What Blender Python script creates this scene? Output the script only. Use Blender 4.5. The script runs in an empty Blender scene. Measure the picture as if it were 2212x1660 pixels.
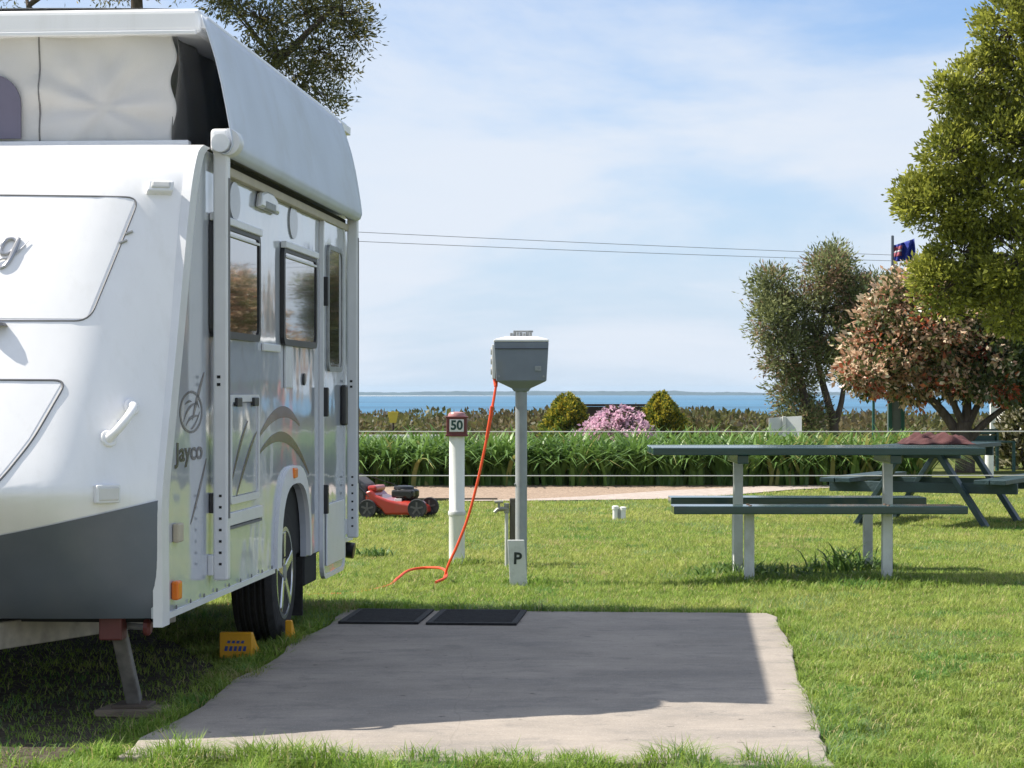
import bpy, bmesh, math, random
import numpy as np
from mathutils import Vector, Matrix

R = math.radians
rng = np.random.default_rng(7)
random.seed(7)
sc = bpy.context.scene
COL = sc.collection

# ------------------------------------------------------------------ camera
EYE = 1.2
cam_d = bpy.data.cameras.new('camera')
cam = bpy.data.objects.new('camera', cam_d)
COL.objects.link(cam)
cam.location = (0, 0, EYE)
cam.rotation_euler = (R(90), 0, 0)
cam_d.sensor_width = 36
cam_d.lens = 36 * 4900 / 2212
cam_d.shift_y = 18 / 2212
cam_d.clip_start = 0.1
cam_d.clip_end = 30000
sc.camera = cam

# ------------------------------------------------------------------ sky and sun
TO_SUN = Vector((-0.825, 0.152, 1.0)).normalized()
ELEV = math.asin(TO_SUN.z)
AZ = math.atan2(TO_SUN.x, TO_SUN.y)
world = bpy.data.worlds.new('World')
sc.world = world
world.use_nodes = True
wt = world.node_tree
wt.nodes.clear()
def wn(t, **k):
    n = wt.nodes.new(t)
    for a, b in k.items():
        setattr(n, a, b)
    return n
wo = wn('ShaderNodeOutputWorld')
bg = wn('ShaderNodeBackground')
bg.inputs[1].default_value = 0.085
sky = wn('ShaderNodeTexSky', sky_type='NISHITA', sun_disc=False, sun_elevation=ELEV, sun_rotation=AZ % (2 * math.pi),
         altitude=0.0, air_density=1.0, dust_density=0.4, ozone_density=3.0)
tc = wn('ShaderNodeTexCoord')
sep = wn('ShaderNodeSeparateXYZ')
wt.links.new(tc.outputs['Generated'], sep.inputs[0])
def wmath(op, a, b=None):
    n = wn('ShaderNodeMath', operation=op)
    for i, x in enumerate((a, b)):
        if x is None: continue
        if isinstance(x, (int, float)): n.inputs[i].default_value = x
        else: wt.links.new(x, n.inputs[i])
    return n.outputs[0]
# thin cloud sheet: the view direction meets a high curved layer
zc = wmath('ADD', wmath('MAXIMUM', sep.outputs[2], 0.0), 0.16)
px = wmath('DIVIDE', sep.outputs[0], zc)
py = wmath('DIVIDE', sep.outputs[1], zc)
cmb = wn('ShaderNodeCombineXYZ')
wt.links.new(px, cmb.inputs[0]); wt.links.new(py, cmb.inputs[1])
def cloud(scale, loc, rot, sx, sy, detail, rough, lo, hi, dist=0.6):
    mp = wn('ShaderNodeMapping')
    mp.inputs['Location'].default_value = loc
    mp.inputs['Rotation'].default_value = (0, 0, rot)
    mp.inputs['Scale'].default_value = (sx, sy, 1)
    wt.links.new(cmb.outputs[0], mp.inputs[0])
    nz = wn('ShaderNodeTexNoise')
    nz.inputs['Scale'].default_value = scale
    nz.inputs['Detail'].default_value = detail
    nz.inputs['Roughness'].default_value = rough
    nz.inputs['Distortion'].default_value = dist
    wt.links.new(mp.outputs[0], nz.inputs['Vector'])
    mr = wn('ShaderNodeMapRange', interpolation_type='SMOOTHSTEP')
    mr.inputs[1].default_value = lo; mr.inputs[2].default_value = hi
    wt.links.new(nz.outputs[0], mr.inputs[0])
    return mr.outputs[0]
c1 = cloud(0.55, (-6.2, -2.2, 0.0), 0.35, 1.0, 1.0, 8, 0.58, 0.39, 0.585, 0.5)
c2 = cloud(1.7, (5.0, 2.0, 3.0), -0.15, 0.7, 1.3, 7, 0.55, 0.40, 0.80, 0.8)
vz = wn('ShaderNodeMapRange', interpolation_type='SMOOTHSTEP')      # sea air whitens the sky towards the horizon all round
vz.inputs[1].default_value = 0.19; vz.inputs[2].default_value = 0.0; vz.inputs[3].default_value = 0.0; vz.inputs[4].default_value = 0.80
wt.links.new(sep.outputs[2], vz.inputs[0])
cmask = wmath('MINIMUM', wmath('ADD', wmath('MULTIPLY', c1, 0.84), wmath('MULTIPLY', c2, 0.20)), 0.92)
def mixsky(fac, A, col):
    n = wn('ShaderNodeMix', data_type='RGBA')
    wt.links.new(fac, n.inputs['Factor']); wt.links.new(A, n.inputs['A']); n.inputs['B'].default_value = (*col, 1)
    return n.outputs['Result']
wb = wn('ShaderNodeMix', data_type='RGBA', blend_type='MULTIPLY')      # daylight white balance, the same over the whole sky
wb.inputs['Factor'].default_value = 1.0
wb.inputs['B'].default_value = (0.88, 0.98, 1.17, 1)
wt.links.new(sky.outputs[0], wb.inputs['A'])
veiled = mixsky(vz.outputs[0], wb.outputs['Result'], (4.6, 5.55, 6.9))
wt.links.new(mixsky(cmask, veiled, (5.9, 6.35, 7.05)), bg.inputs[0])
wt.links.new(bg.outputs[0], wo.inputs[0])

sun_d = bpy.data.lights.new('sun', 'SUN')
sun_d.energy = 5.0
sun_d.angle = R(0.53)
sun_d.color = (1.0, 0.93, 0.82)
sun = bpy.data.objects.new('sun', sun_d)
COL.objects.link(sun)
sun.location = (-8, 2, 12)
sun.rotation_euler = TO_SUN.to_track_quat('Z', 'Y').to_euler()

sc.view_settings.view_transform = 'Standard'
sc.view_settings.look = 'None'
sc.view_settings.gamma = 1.0
sc.view_settings.exposure = 0.68
sc.view_settings.use_curve_mapping = False
sc.cycles.volume_bounces = 0
sc.cycles.max_bounces = 8
sc.cycles.transparent_max_bounces = 8
sc.cycles.use_denoising = True

# ------------------------------------------------------------------ materials
MATS = {}
def pm(name, col, rough=0.5, metal=0.0, var=0.12, scale=8.0, bump=0.0, bscale=60.0, spec=0.5, coat=0.0, stretch=None, dirt=None, dscale=3.0, dlo=0.5, dhi=0.75, transl=0.0):
    if name in MATS: return MATS[name]
    m = bpy.data.materials.new(name); m.use_nodes = True
    nt = m.node_tree; N = nt.nodes; L = nt.links
    p = N['Principled BSDF']
    p.inputs['Roughness'].default_value = rough
    p.inputs['Metallic'].default_value = metal
    p.inputs['Specular IOR Level'].default_value = spec
    p.inputs['Coat Weight'].default_value = coat
    p.inputs['Coat Roughness'].default_value = 0.05
    t = N.new('ShaderNodeTexCoord')
    src = t.outputs['Object']
    if stretch:
        mp = N.new('ShaderNodeMapping'); mp.inputs['Scale'].default_value = stretch
        L.new(src, mp.inputs[0]); src = mp.outputs[0]
    nz = N.new('ShaderNodeTexNoise'); nz.inputs['Scale'].default_value = scale; nz.inputs['Detail'].default_value = 6
    L.new(src, nz.inputs['Vector'])
    mx = N.new('ShaderNodeMix'); mx.data_type = 'RGBA'
    lo = [max(0, c * (1 - var)) for c in col]; hi = [min(1, c * (1 + var)) for c in col]
    mx.inputs['A'].default_value = (*lo, 1); mx.inputs['B'].default_value = (*hi, 1)
    mr = N.new('ShaderNodeMapRange'); mr.inputs[1].default_value = 0.3; mr.inputs[2].default_value = 0.7
    L.new(nz.outputs[0], mr.inputs[0]); L.new(mr.outputs[0], mx.inputs['Factor'])
    out = mx.outputs['Result']
    if dirt:
        n2 = N.new('ShaderNodeTexNoise'); n2.inputs['Scale'].default_value = dscale; n2.inputs['Detail'].default_value = 9
        n2.inputs['Roughness'].default_value = 0.65
        L.new(src, n2.inputs['Vector'])
        r2 = N.new('ShaderNodeMapRange'); r2.inputs[1].default_value = dlo; r2.inputs[2].default_value = dhi
        L.new(n2.outputs[0], r2.inputs[0])
        m2 = N.new('ShaderNodeMix'); m2.data_type = 'RGBA'; m2.inputs['B'].default_value = (*dirt, 1)
        L.new(r2.outputs[0], m2.inputs['Factor']); L.new(out, m2.inputs['A']); out = m2.outputs['Result']
    L.new(out, p.inputs['Base Color'])
    if bump:
        nb = N.new('ShaderNodeTexNoise'); nb.inputs['Scale'].default_value = bscale; nb.inputs['Detail'].default_value = 5
        L.new(src, nb.inputs['Vector'])
        b = N.new('ShaderNodeBump'); b.inputs['Strength'].default_value = bump; b.inputs['Distance'].default_value = 0.02
        L.new(nb.outputs[0], b.inputs['Height']); L.new(b.outputs[0], p.inputs['Normal'])
    if transl:
        tr = N.new('ShaderNodeBsdfTranslucent'); L.new(out, tr.inputs[0])
        ms = N.new('ShaderNodeMixShader'); ms.inputs[0].default_value = transl
        L.new(p.outputs[0], ms.inputs[1]); L.new(tr.outputs[0], ms.inputs[2])
        L.new(ms.outputs[0], N['Material Output'].inputs[0])
    MATS[name] = m
    return m

def leafmat(name, transl=0.35, rough=0.45, spec=0.35):
    if name in MATS: return MATS[name]
    m = bpy.data.materials.new(name); m.use_nodes = True
    nt = m.node_tree; N = nt.nodes; L = nt.links
    p = N['Principled BSDF']; p.inputs['Roughness'].default_value = rough
    p.inputs['Specular IOR Level'].default_value = spec
    at = N.new('ShaderNodeAttribute'); at.attribute_name = 'tint'
    L.new(at.outputs['Color'], p.inputs['Base Color'])
    tr = N.new('ShaderNodeBsdfTranslucent'); L.new(at.outputs['Color'], tr.inputs[0])
    ms = N.new('ShaderNodeMixShader'); ms.inputs[0].default_value = transl
    L.new(p.outputs[0], ms.inputs[1]); L.new(tr.outputs[0], ms.inputs[2])
    L.new(ms.outputs[0], N['Material Output'].inputs[0])
    MATS[name] = m
    return m

# ------------------------------------------------------------------ building helpers
def tag(o, label=None, cat=None, group=None, kind=None):
    if label: o['label'] = label
    if cat: o['category'] = cat
    if group: o['group'] = group
    if kind: o['kind'] = kind
    return o
def thing(name, label, cat, loc=(0, 0, 0), rotz=0.0, group=None):
    o = bpy.data.objects.new(name, None)
    COL.objects.link(o)
    o.empty_display_size = 0.1
    o.location = loc; o.rotation_euler = (0, 0, rotz)
    return tag(o, label, cat, group)

class MB:
    def __init__(s): s.v = []; s.f = []
    def add(s, vs, fs):
        b = len(s.v); s.v += [tuple(v) for v in vs]; s.f += [tuple(b + i for i in f) for f in fs]; return s
    def box(s, x0, x1, y0, y1, z0, z1):
        return s.add([(x, y, z) for z in (z0, z1) for y in (y0, y1) for x in (x0, x1)],
                     [(0, 2, 3, 1), (4, 5, 7, 6), (0, 1, 5, 4), (2, 6, 7, 3), (0, 4, 6, 2), (1, 3, 7, 5)])
    def beam(s, p, q, w, h, up=(0, 0, 1)):
        p = Vector(p); q = Vector(q); d = (q - p).normalized(); up = Vector(up)
        sd = d.cross(up).normalized(); u = sd.cross(d).normalized()
        vs = [e + sd * (a * w / 2) + u * (b * h / 2) for e in (p, q) for b in (-1, 1) for a in (-1, 1)]
        return s.add(vs, [(0, 2, 3, 1), (4, 5, 7, 6), (0, 1, 5, 4), (2, 6, 7, 3), (0, 4, 6, 2), (1, 3, 7, 5)])
    def tube(s, pts, r, n=8, caps=True):
        pts = [Vector(p) for p in pts]; m = len(pts)
        rs = r if isinstance(r, (list, tuple)) else [r] * m
        vs = []; ref = None
        for i, p in enumerate(pts):
            d = (pts[min(i + 1, m - 1)] - pts[max(i - 1, 0)]).normalized()
            if ref is None:
                ref = Vector((0, 0, 1)) if abs(d.z) < 0.9 else Vector((1, 0, 0))
            a = d.cross(ref)
            if a.length < 1e-5: a = d.orthogonal()
            a.normalize(); b = d.cross(a).normalized(); ref = b.cross(d).normalized() * -1 if False else ref
            for k in range(n):
                t = 2 * math.pi * k / n
                vs.append(p + (a * math.cos(t) + b * math.sin(t)) * rs[i])
        fs = [(i * n + k, i * n + (k + 1) % n, (i + 1) * n + (k + 1) % n, (i + 1) * n + k) for i in range(m - 1) for k in range(n)]
        if caps: fs += [tuple(range(n - 1, -1, -1)), tuple((m - 1) * n + k for k in range(n))]
        return s.add(vs, fs)
    def lathe(s, prof, n=24, c=(0, 0, 0), axis='z'):
        vs = []
        for r, h in prof:
            for k in range(n):
                t = 2 * math.pi * k / n
                a, b = r * math.cos(t), r * math.sin(t)
                p = {'z': (a, b, h), 'x': (h, a, b), 'y': (b, h, a)}[axis]
                vs.append((p[0] + c[0], p[1] + c[1], p[2] + c[2]))
        m = len(prof)
        fs = [(i * n + k, i * n + (k + 1) % n, (i + 1) * n + (k + 1) % n, (i + 1) * n + k) for i in range(m - 1) for k in range(n)]
        if prof[0][0] > 1e-6: fs.append(tuple(range(n - 1, -1, -1)))
        if prof[-1][0] > 1e-6: fs.append(tuple((m - 1) * n + k for k in range(n)))
        return s.add(vs, fs)
    def prism(s, pts, off):
        off = Vector(off); pts = [Vector(p) for p in pts]; n = len(pts)
        return s.add(pts + [p + off for p in pts], [tuple(range(n - 1, -1, -1)), tuple(range(n, 2 * n))] +
                     [(i, (i + 1) % n, n + (i + 1) % n, n + i) for i in range(n)])
    def ring(s, outer, inner, off):
        off = Vector(off); n = len(outer)
        o = [Vector(p) for p in outer]; i_ = [Vector(p) for p in inner]
        vs = o + i_ + [p + off for p in o] + [p + off for p in i_]
        fs = []
        for k in range(n):
            j = (k + 1) % n
            fs += [(k, n + k, n + j, j), (2 * n + k, 2 * n + j, 3 * n + j, 3 * n + k), (k, j, 2 * n + j, 2 * n + k), (n + k, 3 * n + k, 3 * n + j, n + j)]
        return s.add(vs, fs)
    def grid(s, fn, nu, nv):
        vs = [fn(i / nu, j / nv) for j in range(nv + 1) for i in range(nu + 1)]
        w = nu + 1
        return s.add(vs, [(j * w + i, j * w + i + 1, (j + 1) * w + i + 1, (j + 1) * w + i) for j in range(nv) for i in range(nu)])
    def build(s, name, mat, parent=None, smooth=False, bevel=0.0, seg=2, solid=0.0, label=None, ang=40, fix=True):
        me = bpy.data.meshes.new(name)
        me.from_pydata(s.v, [], s.f)
        if fix:
            bm = bmesh.new(); bm.from_mesh(me)
            bmesh.ops.recalc_face_normals(bm, faces=bm.faces)
            bm.to_mesh(me); bm.free()
        me.update()
        if smooth:
            me.polygons.foreach_set('use_smooth', [True] * len(me.polygons))
            me.set_sharp_from_angle(angle=R(ang))
        me.materials.append(mat)
        o = bpy.data.objects.new(name, me)
        COL.objects.link(o)
        if parent: o.parent = parent
        if solid:
            md = o.modifiers.new('solid', 'SOLIDIFY'); md.thickness = solid; md.offset = 0
        if bevel:
            md = o.modifiers.new('bevel', 'BEVEL'); md.width = bevel; md.segments = seg; md.limit_method = 'ANGLE'; md.angle_limit = R(40)
            md.harden_normals = False
        if label: o['label'] = label
        return o
def B(x0, x1, y0, y1, z0, z1): return MB().box(x0, x1, y0, y1, z0, z1)

def fast_mesh(name, verts, faces, mat, parent=None, tint=None, loop_n=4):
    """verts (N,3), faces (M,loop_n) numpy; tint (N,3) per vertex"""
    me = bpy.data.meshes.new(name)
    nv, nf = len(verts), len(faces)
    me.vertices.add(nv); me.loops.add(nf * loop_n); me.polygons.add(nf)
    me.vertices.foreach_set('co', np.ascontiguousarray(verts, dtype=np.float32).ravel())
    me.loops.foreach_set('vertex_index', np.ascontiguousarray(faces, dtype=np.int32).ravel())
    me.polygons.foreach_set('loop_start', np.arange(0, nf * loop_n, loop_n, dtype=np.int32))
    me.polygons.foreach_set('loop_total', np.full(nf, loop_n, dtype=np.int32))
    me.update(calc_edges=True)
    if tint is not None:
        at = me.attributes.new('tint', 'FLOAT_COLOR', 'POINT')
        c = np.ones((nv, 4), dtype=np.float32); c[:, :3] = tint
        at.data.foreach_set('color', c.ravel())
    me.materials.append(mat)
    o = bpy.data.objects.new(name, me)
    COL.objects.link(o)
    if parent: o.parent = parent
    return o
def unit(a): return a / np.maximum(np.linalg.norm(a, axis=1, keepdims=True), 1e-9)
def leaves(P, D, L, W, col, fold=0.18):
    """diamond leaves -> verts, faces, tint"""
    n = len(P); D = unit(D)
    S = unit(np.cross(D, rng.normal(size=(n, 3)))); Nn = np.cross(S, D)
    L = np.broadcast_to(np.asarray(L, float), (n,))[:, None]; W = np.broadcast_to(np.asarray(W, float), (n,))[:, None]
    mid = P + D * L * 0.45
    v = np.stack([P, mid + S * W * 0.5 + Nn * W * fold, P + D * L - Nn * L * 0.08, mid - S * W * 0.5 + Nn * W * fold], 1).reshape(-1, 3)
    f = np.arange(n * 4).reshape(n, 4)
    return v, f, np.repeat(col, 4, axis=0)
def blades(P, H, W, lean, az, col, seg=2, droop=0.35):
    """curved grass or strap leaves: lean = horizontal reach at the tip over height"""
    n = len(P)
    dirv = np.stack([np.cos(az), np.sin(az), np.zeros(n)], 1)
    sd = np.stack([-np.sin(az), np.cos(az), np.zeros(n)], 1)
    rows = []
    for k in range(seg + 1):
        t = k / seg
        c = P + dirv * (lean * t ** 1.8)[:, None] + np.array([0, 0, 1.0]) * (H * (t - droop * t ** 3 * np.minimum(lean / np.maximum(H, 1e-4), 1.6)))[:, None]
        w = W * (1 - t ** 2.2) * 0.5
        if k < seg:
            rows += [c - sd * w[:, None], c + sd * w[:, None]]
        else:
            rows += [c]
    m = 2 * seg + 1
    v = np.stack(rows, 1).reshape(-1, 3)
    base = (np.arange(n) * m)[:, None]
    tri = []
    for k in range(seg - 1):
        a = 2 * k
        tri += [[a, a + 1, a + 3], [a, a + 3, a + 2]]
    tri += [[2 * seg - 2, 2 * seg - 1, 2 * seg]]
    f = (base[:, :, None] + np.array(tri)[None]).reshape(-1, 3)
    return v, f, np.repeat(col, m, axis=0)
def vnoise(x, y, s, seed=0):
    """smooth cheap noise in -1..1"""
    r = np.random.default_rng(seed); o = np.zeros_like(x)
    for k in range(7):
        a = r.uniform(0, 2 * math.pi); fq = s * r.uniform(0.6, 1.7); ph = r.uniform(0, 6.28)
        o += np.sin((x * math.cos(a) + y * math.sin(a)) * fq + ph + 1.3 * np.sin((x * math.sin(a) - y * math.cos(a)) * fq * 0.7 + ph * 2))
    return o / 4.5
def px3(u, v, Y): return Vector(((u - 1106) / 4900 * Y, Y, EYE + (848 - v) / 4900 * Y))
def text_mesh(name, body, size, mat, parent, origin, right, up, depth=0.002, xs=1.0, shear=0.0, bold=0.0):
    cu = bpy.data.curves.new(name, 'FONT'); cu.body = body; cu.size = size; cu.extrude = depth / 2; cu.shear = shear; cu.offset = bold
    cu.align_x = 'CENTER'; cu.align_y = 'CENTER'; cu.resolution_u = 4
    tmp = bpy.data.objects.new(name + '_tmp', cu); COL.objects.link(tmp)
    bpy.context.view_layer.update()
    me = bpy.data.meshes.new_from_object(tmp.evaluated_get(bpy.context.evaluated_depsgraph_get()))
    bpy.data.objects.remove(tmp); bpy.data.curves.remove(cu)
    me.name = name
    r = Vector(right).normalized(); u = Vector(up).normalized(); n = r.cross(u)
    M = Matrix(((r.x * xs, u.x, n.x, origin[0]), (r.y * xs, u.y, n.y, origin[1]), (r.z * xs, u.z, n.z, origin[2]), (0, 0, 0, 1)))
    me.transform(M); me.materials.clear(); me.materials.append(mat)
    o = bpy.data.objects.new(name, me); COL.objects.link(o); o.parent = parent
    return o
def ellipse(c, a, b, n=24, plane='yz', x=0.0):
    out = []
    for k in range(n):
        t = 2 * math.pi * k / n
        out.append((x, c[0] + a * math.cos(t), c[1] + b * math.sin(t)))
    return out
def rrect(y0, y1, z0, z1, r, x=0.0, n=5):
    out = []
    for (cy, cz, a0) in ((y1 - r, z1 - r, 0), (y0 + r, z1 - r, 90), (y0 + r, z0 + r, 180), (y1 - r, z0 + r, 270)):
        for k in range(n + 1):
            t = R(a0 + 90 * k / n)
            out.append((x, cy + r * math.cos(t), cz + r * math.sin(t)))
    return out
def catmull(pts, n=10):
    P = [Vector(p) for p in pts]; P = [P[0] * 2 - P[1]] + P + [P[-1] * 2 - P[-2]]; out = []
    for i in range(1, len(P) - 2):
        for k in range(n):
            t = k / n
            out.append(0.5 * ((2 * P[i]) + (-P[i - 1] + P[i + 1]) * t + (2 * P[i - 1] - 5 * P[i] + 4 * P[i + 1] - P[i + 2]) * t * t + (-P[i - 1] + 3 * P[i] - 3 * P[i + 1] + P[i + 2]) * t ** 3))
    return out + [P[-2]]

# ------------------------------------------------------------------ ground
CARAVAN_ROT = -R(4.54)
CA, SA = math.cos(R(4.54)), math.sin(R(4.54))
SLAB_L, SLAB_R, SLAB_N, SLAB_F = 0.06, 2.36, -0.82, 4.13     # slab edges in the caravan's axes
CV0 = (-1.27, 8.15)
def to_local(x, y):
    dx, dy = x - CV0[0], y - CV0[1]
    return dx * CA - dy * SA, dx * SA + dy * CA
def to_world(X, Y):
    return CV0[0] + X * CA + Y * SA, CV0[1] - X * SA + Y * CA

def ground_z(x, y):
    y = np.asarray(y, float)
    t = np.clip((y - 40) / 190, 0, 1)
    return -9.0 * t * t * (3 - 2 * t)
def axis_pts(lo, hi, fine_lo, fine_hi, step):
    fine = np.arange(fine_lo, fine_hi + 1e-6, step)
    l = fine_lo - np.geomspace(step * 2, fine_lo - lo, 14)[::-1]
    h = fine_hi + np.geomspace(step * 2, hi - fine_hi, 14)
    return np.concatenate([l, fine, h])
gx = axis_pts(-4000, 4000, -14, 20, 1.0)
gy = np.concatenate([-np.geomspace(2, 4000, 12)[::-1], np.arange(0, 60, 1.5), np.linspace(60, 240, 30)])
GX, GY = np.meshgrid(gx, gy)
GZ = ground_z(GX, GY)
GV = np.stack([GX, GY, GZ], -1).reshape(-1, 3)
w = len(gx)
I, J = np.meshgrid(np.arange(w - 1), np.arange(len(gy) - 1))
a = (J * w + I).ravel()
GF = np.stack([a, a + 1, a + w + 1, a + w], 1)
def ground_mat():
    m = bpy.data.materials.new('turf_soil'); m.use_nodes = True
    N = m.node_tree.nodes; L = m.node_tree.links; p = N['Principled BSDF']
    p.inputs['Roughness'].default_value = 0.95; p.inputs['Specular IOR Level'].default_value = 0.1
    t = N.new('ShaderNodeTexCoord')
    def nz(scale, det=6):
        n = N.new('ShaderNodeTexNoise'); n.inputs['Scale'].default_value = scale; n.inputs['Detail'].default_value = det
        L.new(t.outputs['Object'], n.inputs['Vector']); return n.outputs[0]
    def mixc(f, A, Bc):
        x = N.new('ShaderNodeMix'); x.data_type = 'RGBA'; L.new(f, x.inputs['Factor'])
        for s_, val in (('A', A), ('B', Bc)):
            if isinstance(val, tuple): x.inputs[s_].default_value = (*val, 1)
            else: L.new(val, x.inputs[s_])
        return x.outputs['Result']
    def rng_(f, lo, hi):
        x = N.new('ShaderNodeMapRange'); x.inputs[1].default_value = lo; x.inputs[2].default_value = hi; L.new(f, x.inputs[0]); return x.outputs[0]
    c = mixc(rng_(nz(0.9), 0.35, 0.65), (0.10, 0.135, 0.028), (0.15, 0.175, 0.045))
    c = mixc(rng_(nz(45), 0.45, 0.7), c, (0.11, 0.10, 0.045))
    L.new(c, p.inputs['Base Color'])
    b = N.new('ShaderNodeBump'); b.inputs['Strength'].default_value = 0.6; b.inputs['Distance'].default_value = 0.03
    L.new(nz(60), b.inputs['Height']); L.new(b.outputs[0], p.inputs['Normal'])
    return m
tag(fast_mesh('ground', GV, GF, ground_mat()), kind='structure')

# bare soil beside and under the caravan
def dirt_outline():
    pts = [(-6.5, 6.3), (-1.9, 6.4), (-1.55, 7.1), (-1.42, 7.6), (-1.33, 8.2), (-1.25, 9.0), (-1.3, 9.9), (-1.6, 10.8), (-2.2, 12.4), (-6.5, 12.6)]
    return [Vector((x, y, 0.006)) for x, y in pts]
soil = pm('bare_soil', (0.075, 0.062, 0.048), 0.95, var=0.35, scale=14, bump=0.9, bscale=35, spec=0.1, dirt=(0.15, 0.125, 0.10), dscale=25)
mb = MB(); mb.add(dirt_outline(), [tuple(range(10))])
tag(mb.build('soil_patch', soil), kind='structure')
def in_dirt(x, y):
    ex = np.interp(y, [6.3, 7.1, 7.6, 8.2, 9.0, 9.9, 10.8, 12.4], [-1.9, -1.55, -1.42, -1.33, -1.25, -1.3, -1.6, -2.2])
    return (x < ex + 0.08 * vnoise(x, y, 9, 3)) & (y < 12.4)

# concrete slab
def conc_mat():
    m = bpy.data.materials.new('concrete'); m.use_nodes = True
    N = m.node_tree.nodes; L = m.node_tree.links; p = N['Principled BSDF']
    p.inputs['Roughness'].default_value = 0.88; p.inputs['Specular IOR Level'].default_value = 0.2
    t = N.new('ShaderNodeTexCoord')
    def nz(scale, det=6, rough=0.55, st=None):
        n = N.new('ShaderNodeTexNoise'); n.inputs['Scale'].default_value = scale; n.inputs['Detail'].default_value = det; n.inputs['Roughness'].default_value = rough
        src = t.outputs['Object']
        if st:
            mp = N.new('ShaderNodeMapping'); mp.inputs['Scale'].default_value = st; mp.inputs['Rotation'].default_value = (0, 0, R(4.5)); L.new(src, mp.inputs[0]); src = mp.outputs[0]
        L.new(src, n.inputs['Vector']); return n.outputs[0]
    def mr(f, lo, hi, a=0.0, b_=1.0):
        x = N.new('ShaderNodeMapRange'); x.inputs[1].default_value = lo; x.inputs[2].default_value = hi; x.inputs[3].default_value = a; x.inputs[4].default_value = b_
        L.new(f, x.inputs[0]); return x.outputs[0]
    def mx(f, A, Bc):
        x = N.new('ShaderNodeMix'); x.data_type = 'RGBA'
        if isinstance(f, float): x.inputs['Factor'].default_value = f
        else: L.new(f, x.inputs['Factor'])
        for k, v in (('A', A), ('B', Bc)):
            if isinstance(v, tuple): x.inputs[k].default_value = (*v, 1)
            else: L.new(v, x.inputs[k])
        return x.outputs['Result']
    c = mx(mr(nz(1.3, 9, 0.68), 0.38, 0.62), (0.265, 0.236, 0.206), (0.375, 0.330, 0.284))
    c = mx(mr(nz(1.6, 9, 0.72, (0.7, 1.8, 1)), 0.50, 0.66, 0.0, 0.6), c, (0.205, 0.192, 0.178))          # weathering bands
    c = mx(mr(nz(5, 8, 0.75), 0.53, 0.64, 0.0, 0.6), c, (0.19, 0.178, 0.165))                           # stains
    c = mx(mr(nz(150, 3, 0.6), 0.50, 0.68, 0.0, 0.5), c, (0.24, 0.22, 0.20))                           # sand grain
    c = mx(mr(nz(220, 2, 0.5), 0.58, 0.70, 0.0, 0.5), c, (0.55, 0.50, 0.45))                           # pale aggregate
    c = mx(mr(nz(16, 4, 0.6), 0.67, 0.72, 0.0, 0.8), c, (0.12, 0.105, 0.095))                          # small dark spots
    c = mx(mr(nz(34, 4, 0.6, (0.08, 1.5, 1)), 0.55, 0.72, 0.0, 0.40), c, (0.20, 0.185, 0.17))           # broom marks
    vo = N.new('ShaderNodeTexVoronoi'); vo.feature = 'DISTANCE_TO_EDGE'; vo.inputs['Scale'].default_value = 0.33
    wv = N.new('ShaderNodeMix'); wv.data_type = 'VECTOR'; wv.inputs['Factor'].default_value = 0.12
    nv = N.new('ShaderNodeTexNoise'); nv.inputs['Scale'].default_value = 2.2; nv.inputs['Detail'].default_value = 6; L.new(t.outputs['Object'], nv.inputs['Vector'])
    L.new(t.outputs['Object'], wv.inputs['A']); L.new(nv.outputs['Color'], wv.inputs['B']); L.new(wv.outputs['Result'], vo.inputs['Vector'])
    c = mx(mr(vo.outputs['Distance'], 0.0, 0.0012, 0.22, 0.0), c, (0.13, 0.115, 0.10))                 # hairline cracks
    L.new(c, p.inputs['Base Color'])
    b = N.new('ShaderNodeBump'); b.inputs['Strength'].default_value = 0.5; b.inputs['Distance'].default_value = 0.004
    L.new(nz(130, 4, 0.7), b.inputs['Height']); L.new(b.outputs[0], p.inputs['Normal'])
    return m
conc = conc_mat()
def slab_pts():
    n = 26; pts = []
    for k in range(n):   # right edge is worn and uneven
        y = SLAB_N + (SLAB_F - SLAB_N) * k / (n - 1)
        j = 0.010 * math.sin(y * 3.1) + 0.005 * math.sin(y * 13 + 1) + random.uniform(-0.006, 0.006)
        if k in (0, n - 1): j = 0
        if k == n - 1: j -= 0.05
        pts.append((SLAB_R + j, y))
    for k in range(n):
        y = SLAB_F - (SLAB_F - SLAB_N) * k / (n - 1)
        j = 0.02 * math.sin(y * 4.3) + random.uniform(-0.012, 0.012)
        pts.append((SLAB_L + j, y))
    return pts
mb = MB(); mb.prism([(*to_world(x, y), -0.05) for x, y in slab_pts()], (0, 0, 0.075))
tag(mb.build('concrete_slab', conc, bevel=0.006), kind='structure')

# unseen pale gravel, added to bounce light onto the caravan front
bounce_m = pm('bounce_gravel', (0.46, 0.42, 0.37), 0.95, var=0.15, scale=18, bump=0.8, bscale=90, spec=0.1, dirt=(0.38, 0.34, 0.30), dscale=1.5)
mb = MB(); mb.add([(-40, -1.5, 0.008), (40, -1.5, 0.008), (40, 5.2, 0.008), (-40, 5.2, 0.008)], [(0, 1, 2, 3)])
tag(mb.build('bounce_ground', bounce_m), kind='structure')

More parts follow.
